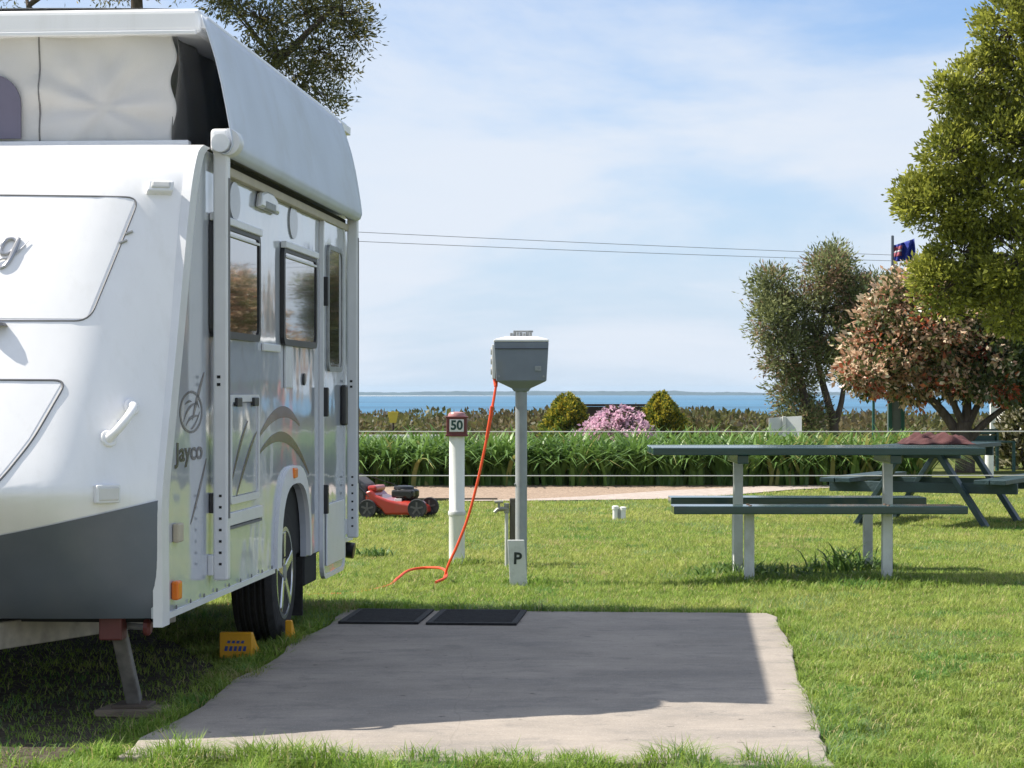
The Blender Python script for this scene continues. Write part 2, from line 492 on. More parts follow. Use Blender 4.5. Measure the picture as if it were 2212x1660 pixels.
# paths and beds behind the lawn
mulch = pm('mulch', (0.33, 0.25, 0.19), 0.95, var=0.4, scale=30, bump=1.0, bscale=50, spec=0.1, dirt=(0.45, 0.35, 0.26), dscale=6)
mb = MB()
bed = [(-9, 25.2), (-0.6, 25.2), (0.1, 25.3), (0.8, 26.0), (1.9, 27.6), (3.2, 28.9), (4.2, 29.3), (6.0, 29.4), (6.0, 31.3), (-9, 31.3)]
mb.add([(x, y, 0.006) for x, y in bed], [tuple(range(len(bed)))])
tag(mb.build('mulch_bed', mulch), kind='structure')
pathm = pm('path_gravel', (0.42, 0.36, 0.32), 0.9, var=0.2, scale=12, bump=0.5, bscale=80, spec=0.15)
lower = [(-0.7, 24.85), (0.1, 24.9), (1.0, 25.1), (1.75, 25.35), (2.6, 26.4), (3.4, 27.7), (4.2, 28.5), (5.2, 28.75), (9, 28.8), (16, 28.4)]
upper = [(-0.7, 25.05), (0.1, 25.2), (0.8, 25.9), (1.9, 27.5), (3.2, 28.75), (4.2, 29.15), (5.2, 29.3), (6.1, 29.4), (9, 29.9), (16, 29.5)]
mb = MB(); n = len(lower)
mb.add([(x, y, 0.012) for x, y in lower] + [(x, y, 0.012) for x, y in upper], [(i, i + 1, n + i + 1, n + i) for i in range(n - 1)])
tag(mb.build('path', pathm), kind='structure')
def lawn_far(x):
    return np.interp(x, [p[0] for p in lower], [p[1] for p in lower])
edge_m = pm('shadow_line_dark', (0.09, 0.075, 0.055), 0.9, var=0.3, scale=20, stretch=(1, 8, 8))  # dark boards stand in for a shadow line at the bed edge
eg = thing('shadow_edging', 'dark board edging put in as a shadow line along the mulch bed behind the lawn', 'edging', (-5.0, 25.12, 0))
for i in range(3):
    B(i * 1.95 - 1.0, i * 1.95 + 0.94, -0.02, 0.02 + 0.003 * i, -0.05, 0.030 + 0.004 * (i % 2)).build('board', edge_m, eg, bevel=0.004)

# sea, sand spit, far shore
def sea_mat():
    m = pm('sea_water', (0.035, 0.135, 0.235), 0.5, var=0.35, scale=0.004, bump=0.4, bscale=0.15, spec=0.18, stretch=(0.25, 1, 1))
    return m
mb = MB(); mb.add([(-9000, 150, -8), (9000, 150, -8), (9000, 9000, -8), (-9000, 9000, -8)], [(0, 1, 2, 3)])
tag(mb.build('sea', sea_mat()), kind='structure')
sand = pm('spit_sand', (0.72, 0.66, 0.55), 0.9, var=0.1, scale=0.01)
mb = MB()
sp = [(-2600, 5750), (-900, 5450), (-380, 5350), (-60, 5500), (40, 5640), (-80, 5800), (-500, 6000), (-1500, 6150), (-2600, 6200)]
mb.prism([(x, y, -8.3) for x, y in sp], (0, 0, 0.9))
tag(mb.build('sand_spit', sand), kind='structure')
shore_m = pm('far_bush', (0.04, 0.06, 0.06), 0.95, var=0.3, scale=0.01, spec=0.05)
def ridge():
    mb = MB(); xs = np.arange(-5200, 5600, 14.0)
    h = 14 + 5 * vnoise(xs, xs * 0, 0.0022, 4) + 2.5 * vnoise(xs, xs * 0, 0.02, 5) + 2.2 * np.abs(vnoise(xs, xs * 0, 0.09, 6)) - 2.5 * np.clip(xs / 2500, -1, 1.4)
    n = len(xs); vs = []
    for k, x in enumerate(xs):
        y0 = 7000 + 90 * math.sin(x / 900)
        vs += [(x, y0, -8.4), (x, y0 + 25, -8 + 0.72 * max(h[k], 3)), (x, y0 + 120, -8 + max(h[k], 4)), (x, y0 + 700, -8.4)]
    return mb.add(vs, [(4 * k + i, 4 * k + 4 + i, 4 * k + 5 + i, 4 * k + 1 + i) for k in range(n - 1) for i in range(3)])
tag(ridge().build('far_shore', shore_m), kind='structure')

# ------------------------------------------------------------------ caravan
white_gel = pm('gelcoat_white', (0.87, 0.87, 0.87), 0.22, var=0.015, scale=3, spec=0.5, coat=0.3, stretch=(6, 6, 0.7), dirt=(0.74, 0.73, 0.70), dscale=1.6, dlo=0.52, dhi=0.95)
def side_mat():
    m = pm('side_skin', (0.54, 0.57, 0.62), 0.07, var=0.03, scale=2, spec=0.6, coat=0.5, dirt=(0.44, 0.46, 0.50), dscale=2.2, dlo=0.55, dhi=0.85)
    N = m.node_tree.nodes; L = m.node_tree.links; p = N['Principled BSDF']
    t = N.new('ShaderNodeTexCoord'); n = N.new('ShaderNodeTexNoise'); n.inputs['Scale'].default_value = 2.6; n.inputs['Detail'].default_value = 2
    L.new(t.outputs['Object'], n.inputs['Vector'])
    b = N.new('ShaderNodeBump'); b.inputs['Strength'].default_value = 0.22; b.inputs['Distance'].default_value = 0.02
    L.new(n.outputs[0], b.inputs['Height']); L.new(b.outputs[0], p.inputs['Normal']); L.new(b.outputs[0], p.inputs['Coat Normal'])
    return m
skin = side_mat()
alu = pm('painted_alu', (0.74, 0.75, 0.76), 0.3, var=0.04, scale=10, spec=0.5)
grey_lo = pm('front_grey', (0.125, 0.143, 0.170), 0.38, var=0.08, scale=5, spec=0.5, dirt=(0.155, 0.17, 0.19), dscale=3)
dark = pm('dark_void', (0.012, 0.012, 0.012), 0.8, var=0.2)
black_pl = pm('black_plastic', (0.02, 0.02, 0.022), 0.4, var=0.2)
glass_dk = pm('tinted_glass', (0.015, 0.018, 0.02), 0.02, var=0.1, spec=1.0, coat=1.0)
rubber = pm('tyre_rubber', (0.022, 0.021, 0.02), 0.85, var=0.3, scale=20, bump=0.3, bscale=60)
alloy = pm('alloy', (0.62, 0.64, 0.68), 0.25, metal=0.9, var=0.08)
amber = pm('amber_lens', (0.85, 0.20, 0.015), 0.2, var=0.1, spec=0.6)
clear_l = pm('clear_lens', (0.62, 0.62, 0.60), 0.15, var=0.1, spec=0.7)
seamm = pm('seam_gap', (0.16, 0.16, 0.165), 0.6, var=0.1)
decal_g = pm('decal_grey', (0.085, 0.075, 0.07), 0.15, var=0.1, spec=0.5)
decal_t = pm('stripe_bronze', (0.17, 0.15, 0.135), 0.15, var=0.1, spec=0.5)
decal_s = pm('decal_silver', (0.15, 0.145, 0.145), 0.15, var=0.05, spec=0.5)
chassis = pm('galvanised', (0.42, 0.37, 0.30), 0.6, metal=0.2, var=0.25, scale=15)
steel_g = pm('steel_grey', (0.33, 0.34, 0.34), 0.5, metal=0.4, var=0.2, scale=25)
redm = pm('red_fitting', (0.13, 0.03, 0.025), 0.5, var=0.2)
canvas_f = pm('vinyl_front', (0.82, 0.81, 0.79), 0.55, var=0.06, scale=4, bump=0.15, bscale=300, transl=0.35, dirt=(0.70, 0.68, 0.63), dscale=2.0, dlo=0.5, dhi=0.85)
canvas_s = pm('vinyl_side_shade', (0.12, 0.115, 0.105), 0.45, var=0.2, scale=3, bump=0.15, bscale=200)  # dark base colour carries the shade under the awning
mesh_w = pm('window_mesh', (0.13, 0.12, 0.17), 0.5, var=0.1)
awn = pm('awning_vinyl', (0.74, 0.80, 0.90), 0.5, var=0.04, scale=3, transl=0.18, dirt=(0.66, 0.70, 0.76), dscale=1.6)
cream = pm('cream_rail', (0.50, 0.44, 0.33), 0.5, var=0.08)

cv = thing('caravan', 'white pop-top caravan with raised roof, awning and dark grey lower front', 'caravan', (CV0[0], CV0[1], 0), CARAVAN_ROT)
BW, BL = 2.2, 4.65
_pz = [.36, .80, 0.90, 1.03, 1.37, 1.81, 1.97, 2.07, 2.13, 2.16, 2.172]
_py = [.015, .0, 0.032, .09, .237, .41, .48, .545, .61, .68, .76]
def prof(z):
    return sum(np.interp(z + d, _pz, _py) for d in (-0.05, -0.02, 0, 0.02, 0.05)) / 5 if z < 2.1 else float(np.interp(z, _pz, _py))
def front(X, Z):
    e = min(-X, X + BW) / 0.34
    k = 1 - (1 - min(max(e, 0), 1)) ** 2.3
    mid = 1 - (2 * (X + BW / 2) / BW) ** 2
    fade = 1.0 if Z < 2.05 else max(0.25, 1 - (Z - 2.05) / 0.16)
    bz = float(np.interp(Z, [.385, .70, .85, 1.25, 1.8, 2.1], [.05, .25, .36, .27, .15, .10]))
    return prof(Z) - bz * k * (0.50 + 0.85 * mid) * fade
def zb(X): return 0.806 - 0.256 * min(-X, BW + X) * (1 - 0.25 * min(-X, BW + X))
def xs_front(t):            # denser towards both corners
    s = 0.5 - 0.5 * math.cos(math.pi * t)
    return -BW + BW * (0.45 * t + 0.55 * s)
mb = MB()
mb.grid(lambda a, b: ((x := xs_front(a)), front(x, (z := zb(x) + (2.172 - zb(x)) * b)), z), 48, 60)
mb.build('front_panel', white_gel, cv, smooth=True, ang=60)
mb = MB()
mb.grid(lambda a, b: ((x := xs_front(a)), front(x, 0.385 + (zb(x) - 0.385) * b) - 0.010 + 0.03 * (1 - b) ** 6, 0.385 + (zb(x) + 0.006 - 0.385) * b), 48, 14)
mb.build('lower_front_panel', grey_lo, cv, smooth=True, ang=60, label='dark grey painted lower front panel')
# top ledge of the body
mb = MB(); mb.grid(lambda a, b: ((x := xs_front(a)), front(x, 2.172) * (1 - b) + (BL - 0.02) * b, 2.172 + 0.004 * b), 24, 6)
mb.build('body_top', white_gel, cv, smooth=True)

# side walls with wheel arch
def arch(hw, top, n=18, z0=0.385, c=2.735):
    out = []
    for k in range(n + 1):
        t = math.pi * k / n
        cx, sx = math.cos(t), math.sin(t)
        out.append((c + hw * (abs(cx) ** 0.72) * (1 if cx > 0 else -1), z0 + (top - z0) * sx ** 0.8))
    return out
def side_outline():
    pts = [(prof(z), z) for z in np.linspace(0.385, 2.08, 26)] + [(prof(z), z) for z in (2.1, 2.12, 2.14, 2.155)]
    pts += [(4.60, 2.155), (4.65, 2.10), (4.65, 0.385)]
    pts += [(l, z) for l, z in arch(0.395, 0.765)]
    return pts
so = side_outline()
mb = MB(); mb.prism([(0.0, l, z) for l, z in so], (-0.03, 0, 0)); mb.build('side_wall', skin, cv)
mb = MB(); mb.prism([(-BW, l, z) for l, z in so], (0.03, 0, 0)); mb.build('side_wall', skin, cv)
B(-BW + 0.03, -0.03, BL - 0.05, BL - 0.02, 0.385, 2.155).build('rear_wall', white_gel, cv, bevel=0.01)
B(-BW + 0.05, -0.05, 0.12, BL - 0.06, 0.36, 0.40).build('floor', dark, cv)
B(-0.42, -0.035, 2.27, 3.20, 0.405, 0.80).build('wheel_well', dark, cv)
# edge trim along the front of the side
def strip(w0, w1, x0, x1, name, mat):
    zs = list(np.linspace(0.355, 2.1, 40)) + [2.13, 2.15, 2.165]
    inn = [(l0 := prof(max(z, .385))) + w0 for z in zs]; out = [prof(max(z, .385)) + w1 for z in zs]
    mb = MB(); vs = []
    for z, a_, b_ in zip(zs, inn, out): vs += [(x1, a_, z), (x1, b_, z), (x0, b_, z), (x0, a_, z)]
    n = len(zs); fs = [(4 * k + i, 4 * k + (i + 1) % 4, 4 * k + 4 + (i + 1) % 4, 4 * k + 4 + i) for k in range(n - 1) for i in range(4)]
    fs += [(0, 1, 2, 3), (4 * n - 4, 4 * n - 3, 4 * n - 2, 4 * n - 1)]
    mb.add(vs, fs); return mb.build(name, mat, cv, smooth=True)
strip(-0.012, 0.10, -0.02, 0.014, 'edge_trim', alu)
strip(0.102, 0.112, -0.02, 0.004, 'trim_seal', seamm)
# wheel arch trim
ao = arch(0.475, 0.85, z0=0.39); ai = arch(0.395, 0.765, z0=0.39)
n = len(ao); mb = MB()
vs = [(0.016, *p) for p in ao] + [(0.022, *p) for p in ai] + [(-0.01, *p) for p in ao] + [(-0.01, *p) for p in ai]
mb.add(vs, [q for k in range(n - 1) for q in ((k, k + 1, n + k + 1, n + k), (2 * n + k, 3 * n + k, 3 * n + k + 1, 2 * n + k + 1), (k, 2 * n + k, 2 * n + k + 1, k + 1), (n + k, n + k + 1, 3 * n + k + 1, 3 * n + k))] + [(0, n, 3 * n, 2 * n), (n - 1, 3 * n - 1, 4 * n - 1, 2 * n - 1)])
mb.build('wheel_arch', alu, cv, smooth=True)
# bottom rail
B(-0.02, 0.006, 0.115, 2.255, 0.372, 0.394).build('bottom_rail', alu, cv)
B(-0.02, 0.006, 4.24, BL, 0.372, 0.394).build('bottom_rail', alu, cv)

for k in range(9):
    MB().lathe([(0.009, 0.006), (0.007, 0.010), (0, 0.011)], 8, (0, 0.25 + 0.24 * k, 0.405), 'x').build('rivet', seamm, cv)
# wheels
def wheel(x0, x1, l, r=0.335):
    root = MB(); w = x1 - x0; z = r
    pr = [(r * 0.62, x0 + 0.01), (r * 0.80, x0), (r * 0.93, x0 + 0.012), (r * 0.985, x0 + 0.035)]
    k = 0
    for gx_ in np.linspace(x0 + 0.05, x1 - 0.05, 5):        # tread grooves
        pr += [(r, gx_ - 0.012), (r * 0.972, gx_ - 0.008), (r * 0.972, gx_ + 0.004), (r, gx_ + 0.008)]
    pr += [(r * 0.985, x1 - 0.035), (r * 0.93, x1 - 0.012), (r * 0.80, x1), (r * 0.62, x1 - 0.01)]
    t = root.lathe(pr, 40, (0, l, z), 'x').build('wheel', rubber, cv, smooth=True, ang=30)
    xo = x1 if x1 > -1 else x0; s = 1 if x1 > -1 else -1
    mb = MB().lathe([(r * 0.64, xo - s * 0.06), (r * 0.66, xo - s * 0.005), (r * 0.60, xo - s * 0.004), (r * 0.57, xo - s * 0.05), (0.0, xo - s * 0.055)], 36, (0, l, z), 'x')
    mb.build('rim', alloy, t, smooth=True, ang=30)
    for i in range(5):
        a_ = 2 * math.pi * i / 5 + 0.4
        c, sn = math.cos(a_), math.sin(a_)
        mb = MB().beam((xo - s * 0.022, l + 0.03 * c, z + 0.03 * sn), (xo - s * 0.015, l + r * 0.6 * c, z + r * 0.6 * sn), 0.05, 0.03, up=(1, 0, 0))
        mb.build('spoke', alloy, t, bevel=0.006)
    MB().lathe([(0.045, xo - s * 0.03), (0.04, xo - s * 0.004), (0.0, xo - s * 0.002)], 16, (0, l, z), 'x').build('hub_cap', steel_g, t, smooth=True)
wheel(-0.245, -0.03, 2.735); wheel(-BW + 0.03, -BW + 0.245, 2.735)
MB().tube([(-BW + 0.2, 2.735, 0.335), (-0.2, 2.735, 0.335)], 0.035, 10).build('axle', dark, cv)

# windows
def window(l0, l1, z0, z1):
    o = rrect(l0, l1, z0, z1, 0.05, 0.002); i = rrect(l0 + 0.035, l1 - 0.035, z0 + 0.03, z1 - 0.03, 0.035, 0.002)
    f = MB().ring(o, i, (0.02, 0, 0)).build('window', black_pl, cv)
    MB().prism(rrect(l0 + 0.03, l1 - 0.03, z0 + 0.025, z1 - 0.025, 0.035, 0.003), (0.013, 0, 0)).build('pane', glass_dk, f)
    B(0.003, 0.032, l0 + 0.01, l1 - 0.01, z1 - 0.012, z1 + 0.02).build('hinge_rail', alu, f, bevel=0.004)
    B(0.018, 0.026, l0 + 0.04, l1 - 0.04, z1 - 0.055, z1 - 0.045).build('stay_bar', alu, f)
window(0.84, 1.83, 1.42, 1.895); window(2.40, 3.34, 1.42, 1.885)

# door
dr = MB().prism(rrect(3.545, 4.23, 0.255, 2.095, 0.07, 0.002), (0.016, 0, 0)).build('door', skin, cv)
MB().ring(rrect(3.515, 4.26, 0.235, 2.115, 0.09, 0.001), rrect(3.543, 4.232, 0.257, 2.093, 0.07, 0.001), (0.022, 0, 0)).build('door_frame', alu, dr)
MB().prism(rrect(3.66, 4.10, 1.33, 1.95, 0.05, 0.019), (0.008, 0, 0)).build('door_window', glass_dk, dr)
MB().ring(rrect(3.64, 4.12, 1.31, 1.97, 0.06, 0.019), rrect(3.665, 4.095, 1.335, 1.945, 0.045, 0.019), (0.012, 0, 0)).build('window_frame', steel_g, dr)
for z in (0.65, 1.15, 1.72):
    B(0.02, 0.045, 3.525, 3.56, z - 0.075, z + 0.075).build('hinge', black_pl, dr, bevel=0.004)
B(0.02, 0.05, 4.10, 4.18, 1.02, 1.24).build('handle', black_pl, dr, bevel=0.01)
B(0.02, 0.03, 3.60, 4.18, 0.30, 0.62).build('kick_panel', alu, dr, bevel=0.004)

# service hatches, sockets, lights on the side
def hatch(l0, l1, z0, z1, name='hatch', latch=True):
    h = MB().ring(rrect(l0, l1, z0, z1, 0.03, 0.001), rrect(l0 + 0.03, l1 - 0.03, z0 + 0.03, z1 - 0.03, 0.02, 0.001), (0.012, 0, 0)).build(name, alu, cv)
    MB().prism(rrect(l0 + 0.034, l1 - 0.034, z0 + 0.034, z1 - 0.034, 0.02, 0.001), (0.006, 0, 0)).build('hatch_lid', skin, h)
    if latch:
        for l in (l0 + 0.13, l1 - 0.13):
            B(0.013, 0.026, l - 0.05, l + 0.05, z1 - 0.05, z1 - 0.012).build('latch', black_pl, h, bevel=0.004)
    return h
hatch(1.22, 1.85, 0.735, 1.19)
B(0.001, 0.012, 1.16, 1.92, 0.648, 0.70).build('rubbing_strip', alu, cv, bevel=0.003)
B(0.002, 0.010, 1.16, 1.92, 0.632, 0.644).build('strip_gap', seamm, cv)  # thin grey line just below the rubbing strip
B(0.001, 0.02, 0.845, 0.905, 0.72, 0.80).build('lock', black_pl, cv, bevel=0.004)
B(0.001, 0.025, 0.215, 0.30, 0.645, 0.715).build('power_inlet', cream, cv, bevel=0.006)
B(0.001, 0.03, 0.19, 0.255, 0.435, 0.505).build('marker_light', amber, cv, bevel=0.008, label='amber marker light low at the front corner')
B(0.001, 0.03, 2.65, 2.73, 0.79, 0.84).build('marker_light', amber, cv, bevel=0.008, label='amber marker light above the wheel arch')
MB().lathe([(0.03, 0.001), (0.03, 0.008), (0.0, 0.01)], 16, (0, 3.04, 1.264), 'x').build('lock', black_pl, cv)
B(0.001, 0.014, 2.50, 2.68, 1.22, 1.42).build('outlet_cover', alu, cv, bevel=0.004)
B(0.001, 0.014, 1.95, 2.36, 1.385, 1.42).build('outlet_cover', alu, cv, bevel=0.004)
for l, z in ((1.34, 2.0), (2.74, 2.015)):
    MB().prism(ellipse((l, z), 0.11, 0.08, 24, x=0.001), (0.006, 0, 0)).build('oval_disc', pm('disc_grey', (0.36, 0.37, 0.39), 0.15, var=0.05), cv)  # plain grey ovals high on the side wall
mb = MB(); mb.prism([(0.001, 1.78, 2.01), (0.001, 2.26, 2.01), (0.001, 2.20, 2.08), (0.001, 2.08, 2.10), (0.001, 1.94, 2.10), (0.001, 1.83, 2.08)], (0.03, 0, 0))
pl = mb.build('awning_lamp', clear_l, cv, bevel=0.015)
B(0.015, 0.033, 1.90, 2.14, 2.012, 2.05).build('lamp_core', steel_g, pl, bevel=0.006)
# rear corner pipe
MB().tube([(-0.12, 4.60, 0.33), (0.02, 4.60, 0.31)], 0.045, 14).build('drain_pipe', black_pl, cv, smooth=True)
# decals
def crescent(l0, z0, lm, zm, l1, z1, wdt, mat, n=22, x=0.0008):
    top = []; bot = []
    for k in range(n + 1):
        t = k / n
        l = (1 - t) ** 2 * l0 + 2 * t * (1 - t) * (2 * lm - (l0 + l1) / 2) + t * t * l1
        z = (1 - t) ** 2 * z0 + 2 * t * (1 - t) * (2 * zm - (z0 + z1) / 2) + t * t * z1
        wv = wdt * math.sin(math.pi * min(1, t * 0.92 + 0.04)) ** 0.8
        top.append((x, l, z)); bot.append((x, l, z - wv))
    return MB().prism(top + bot[::-1], (0.0012, 0, 0)).build('stripe', mat, cv)
crescent(1.88, 1.005, 2.42, 1.135, 2.93, 1.045, 0.055, decal_t)
crescent(1.90, 0.935, 2.55, 1.01, 3.20, 0.80, 0.05, decal_t)
crescent(1.26, 0.83, 1.42, 0.98, 1.60, 1.08, 0.03, decal_t, x=0.0085)
crescent(1.35, 0.76, 1.58, 0.93, 1.80, 1.03, 0.03, decal_t, x=0.0085)
crescent(0.55, 1.10, 0.64, 1.20, 0.76, 1.28, 0.04, decal_t)
crescent(0.52, 0.70, 0.68, 0.84, 0.80, 0.94, 0.03, decal_t)
# round emblem: ring with bird-like strokes
eo = ellipse((0.53, 1.125), 0.20, 0.082, 36, x=0.0008); ei = ellipse((0.53, 1.125), 0.178, 0.072, 36, x=0.0008)
em = MB().ring(eo, ei, (0.0012, 0, 0)).build('emblem', decal_s, cv)
for (l0, z0, lm, zm, l1, z1, w_) in ((0.40, 1.09, 0.47, 1.14, 0.60, 1.16, .014), (0.44, 1.075, 0.53, 1.11, 0.66, 1.11, .013), (0.52, 1.06, 0.60, 1.085, 0.68, 1.125, .012), (0.58, 1.15, 0.63, 1.165, 0.67, 1.14, .012), (0.42, 1.155, 0.48, 1.17, 0.54, 1.165, .01)):
    crescent(l0, z0, lm, zm, l1, z1, w_, decal_s).parent = em
text_mesh('lettering', 'Jayco', 0.10, decal_g, cv, (0.0015, 0.50, 0.972), (0, 1, 0), (0, 0, 1), xs=2.2, bold=0.002)

# seams and hatches on the front
def fpt(X, Z, off=0.0): return (X, front(X, Z) - off, Z)
def front_line(pts, r, name, mat, close=False):
    dense = []
    for a_, b_ in zip(pts[:-1], pts[1:]):
        for k in range(8): dense.append((a_[0] + (b_[0] - a_[0]) * k / 8, a_[1] + (b_[1] - a_[1]) * k / 8))
    dense.append(pts[-1])
    return MB().tube([fpt(x, z, 0.0005) for x, z in dense], r, 6).build(name, mat, cv, smooth=True)
def mirror(pts): return pts + [(-BW - x, z) for x, z in pts[::-1]]
def rounded(pts, rr=0.05):
    out = [pts[0]]
    for i in range(1, len(pts) - 1):
        p0, p1, p2 = (Vector(pts[j]) for j in (i - 1, i, i + 1))
        d0 = (p0 - p1).normalized(); d1 = (p2 - p1).normalized()
        a_ = p1 + d0 * rr; b_ = p1 + d1 * rr
        for k in range(7):
            t = k / 6; q = (1 - t) ** 2 * a_ + 2 * t * (1 - t) * p1 + t * t * b_; out.append((q.x, q.y))
    return out + [pts[-1]]
up_h = mirror(rounded([(-1.1, 1.945), (-0.165, 1.935), (-0.275, 1.455), (-1.1, 1.455)][0:4], 0.05))
front_line(rounded([(-1.1, 1.945), (-0.165, 1.935), (-0.275, 1.46), (-1.1, 1.458)], 0.05), 0.0035, 'hatch_seam', seamm)
front_line(rounded([(-1.1, 1.945), (-2.035, 1.935), (-1.925, 1.46), (-1.1, 1.458)], 0.05), 0.0035, 'hatch_seam', seamm)
bt = rounded([(-1.1, 1.247), (-0.315, 1.243), (-0.395, 1.03), (-0.47, 0.90), (-0.56, 0.80), (-0.70, 0.745), (-1.1, 0.735)], 0.045)
front_line(bt, 0.0045, 'hatch_seam', seamm)
front_line([(-BW - x, z) for x, z in bt], 0.0045, 'hatch_seam', seamm)
def front_patch(poly_fn, name, mat, off, nu=16, nv=10):
    mb = MB(); mb.grid(lambda a_, b_: fpt(*poly_fn(a_, b_), off), nu, nv)
    return mb.build(name, mat, cv, smooth=True)
front_patch(lambda a_, b_: ((lo := -1.1 + a_ * (0.815 + 0.105 * b_)), 1.468 + b_ * 0.458), 'hatch_panel', white_gel, 0.0015)
front_patch(lambda a_, b_: (-1.1 + a_ * float(np.interp(0.75 + 0.48 * b_, [.75, .80, .90, 1.03, 1.23], [.43, .53, .615, .69, .765])), 0.75 + 0.48 * b_), 'boot_lid', white_gel, 0.0015)
# script letter at the end of the name on the upper hatch
def gl(t): return t
gpts = [(0.62, 0.86), (0.45, 0.98), (0.22, 0.93), (0.08, 0.72), (0.10, 0.50), (0.28, 0.42), (0.48, 0.55), (0.62, 0.86), (0.66, 0.98), (0.58, 0.60), (0.46, 0.18), (0.28, -0.06), (0.08, -0.05), (0.02, 0.12), (0.18, 0.24), (0.45, 0.30), (0.75, 0.55), (1.05, 0.92)]
gx0, gz0, gw, gh = -0.640, 1.665, 0.10, 0.105
grd = [0.004, .007, .009, .010, .009, .006, .004, .006, .008, .010, .009, .006, .004, .003, .003, .003, .003, .001]
gcur = catmull([fpt(gx0 + x * gw, gz0 + z * gh, 0.008) for x, z in gpts], 6)
mb = MB().tube(gcur, [float(np.interp(i / 6, range(len(grd)), grd)) for i in range(len(gcur))], 8)
mb.build('lettering', pm('chrome_letter', (0.45, 0.45, 0.46), 0.3, metal=0.5, var=0.05), cv, smooth=True)
for X, Z in ((-0.185, 1.79), (-0.20, 1.755)):
    MB().tube([fpt(X - 0.012, Z, 0.004), fpt(X + 0.012, Z + 0.012, 0.006)], 0.006, 6).build('hatch_catch', steel_g, cv)
MB().lathe([(0.05, 0), (0.04, 0.012), (0, 0.016)], 14, (-0.60, front(-0.60, 1.445) - 0.012, 1.44)).build('lock', decal_s, cv)
# lights and handle on the front
def fbox(X, Z, w_, h_, d_, name, mat, par=cv, tilt=0.0):
    y = front(X, Z)
    dz = 0.02; slope = (front(X, Z + dz) - front(X, Z - dz)) / (2 * dz); dxs = (front(X + dz, Z) - front(X - dz, Z)) / (2 * dz)
    up = Vector((0, slope, 1)).normalized(); rt = Vector((1, dxs, 0)).normalized(); nn = rt.cross(up).normalized()
    if nn.y > 0: nn = -nn
    c = Vector((X, y, Z))
    vs = [c + rt * (a_ * w_ / 2) + up * (b_ * h_ / 2) + nn * (d_ * e_) for e_ in (-0.25, 1) for b_ in (-1, 1) for a_ in (-1, 1)]
    return MB().add(vs, [(0, 2, 3, 1), (4, 5, 7, 6), (0, 1, 5, 4), (2, 6, 7, 3), (0, 4, 6, 2), (1, 3, 7, 5)]).build(name, mat, par, bevel=min(w_, h_, d_) * 0.25), c, rt, up, nn
o, c, rt, up, nn = fbox(-0.10, 1.968, 0.10, 0.05, 0.03, 'clearance_light', alu)
fbox(-0.10, 1.970, 0.075, 0.032, 0.036, 'lens', clear_l, o)
o, c, rt, up, nn = fbox(-0.148, 0.842, 0.10, 0.065, 0.02, 'front_reflector', alu)
fbox(-0.148, 0.842, 0.085, 0.05, 0.024, 'lens', clear_l, o)
# grab handle
hb = fbox(-0.135, 1.09, 0.02, 0.02, 0.004, 'grab_handle', alu)
o, c, rt, up, nn = hb
dg = (up * 0.82 + rt * 0.5).normalized()
pts = []
for k in range(13):
    t = k / 12; s_ = -0.088 + 0.176 * t
    pts.append(c + dg * s_ + nn * (0.055 * math.sin(math.pi * t) ** 0.5 + 0.004))
MB().tube(pts, [0.020] + [0.016] * 11 + [0.020], 10).build('grip', white_gel, o, smooth=True)
for s_ in (-0.085, 0.085):
    p = c + dg * s_
    MB().tube([p - nn * 0.004, p + nn * 0.012], 0.032, 14).build('mount', white_gel, o, smooth=True, bevel=0.004)

# raised roof
rf = MB().box(-2.15, -0.045, 0.90, 4.78, 2.635, 2.735)
rf = rf.build('roof', white_gel, cv, bevel=0.022, seg=3)
mb = MB(); mb.grid(lambda a_, b_: (-2.12 + 2.045 * a_, 0.93 + 3.8 * b_, 2.733 + 0.05 * math.sin(math.pi * a_) ** 0.6 * math.sin(math.pi * min(max(b_, .02), .98)) ** 0.4), 20, 20)
mb.build('roof_skin', white_gel, rf, smooth=True)
B(-2.13, -0.06, 0.885, 0.903, 2.628, 2.645).build('drip_rail', alu, rf, bevel=0.004)
B(-0.047, -0.018, 0.92, 4.72, 2.655, 2.70).build('awning_track', alu, rf, bevel=0.004)
# vinyl skirt below the roof
def wr(X, Z):
    dx, dz = X + 0.46, Z - 2.35
    r = math.hypot(dx, dz * 1.3); th = math.atan2(dz, dx)
    v = 0.009 * math.sin(5 * th + 0.6 + 1.2 * math.sin(2 * th)) * math.exp(-((r - 0.16) / 0.16) ** 2) + 0.006 * math.sin(11 * th + 1.7) * math.exp(-((r - 0.22) / 0.13) ** 2)
    v += 0.006 * math.sin(9 * X + 6 * Z) + 0.004 * math.sin(25 * X + 4 * math.sin(9 * Z))
    v += 0.012 * math.sin(18 * (X + Z * 0.7)) * max(0, 1 - abs(Z - 2.63) / 0.2)
    return v
mb = MB(); mb.grid(lambda a_, b_: (-2.03 + 1.86 * a_ - 0.012 * math.sin(14 * b_) * (a_ ** 8), 0.975 - wr(-2.03 + 1.86 * a_, 2.19 + 0.46 * b_), 2.19 + 0.46 * b_), 110, 36)
sk = mb.build('front_skirt', canvas_f, cv, smooth=True, solid=0.002, ang=80)
mb = MB().tube([(-0.72, 0.975 - wr(-0.72, 2.19 + 0.46 * t) - 0.002, 2.19 + 0.46 * t) for t in np.linspace(0, 1, 14)], 0.0035, 6)
mb.build('seam', decal_s, sk)
wp = [(-1.45, 2.225), (-0.792, 2.225)] + [(-0.792 - 0.12 * (1 - math.cos(t)), 2.36 + 0.125 * math.sin(t)) for t in np.linspace(0, math.pi / 2, 9)] + [(-1.33 - 0.12 * math.sin(t), 2.36 + 0.125 * math.cos(t)) for t in np.linspace(0, math.pi / 2, 9)]
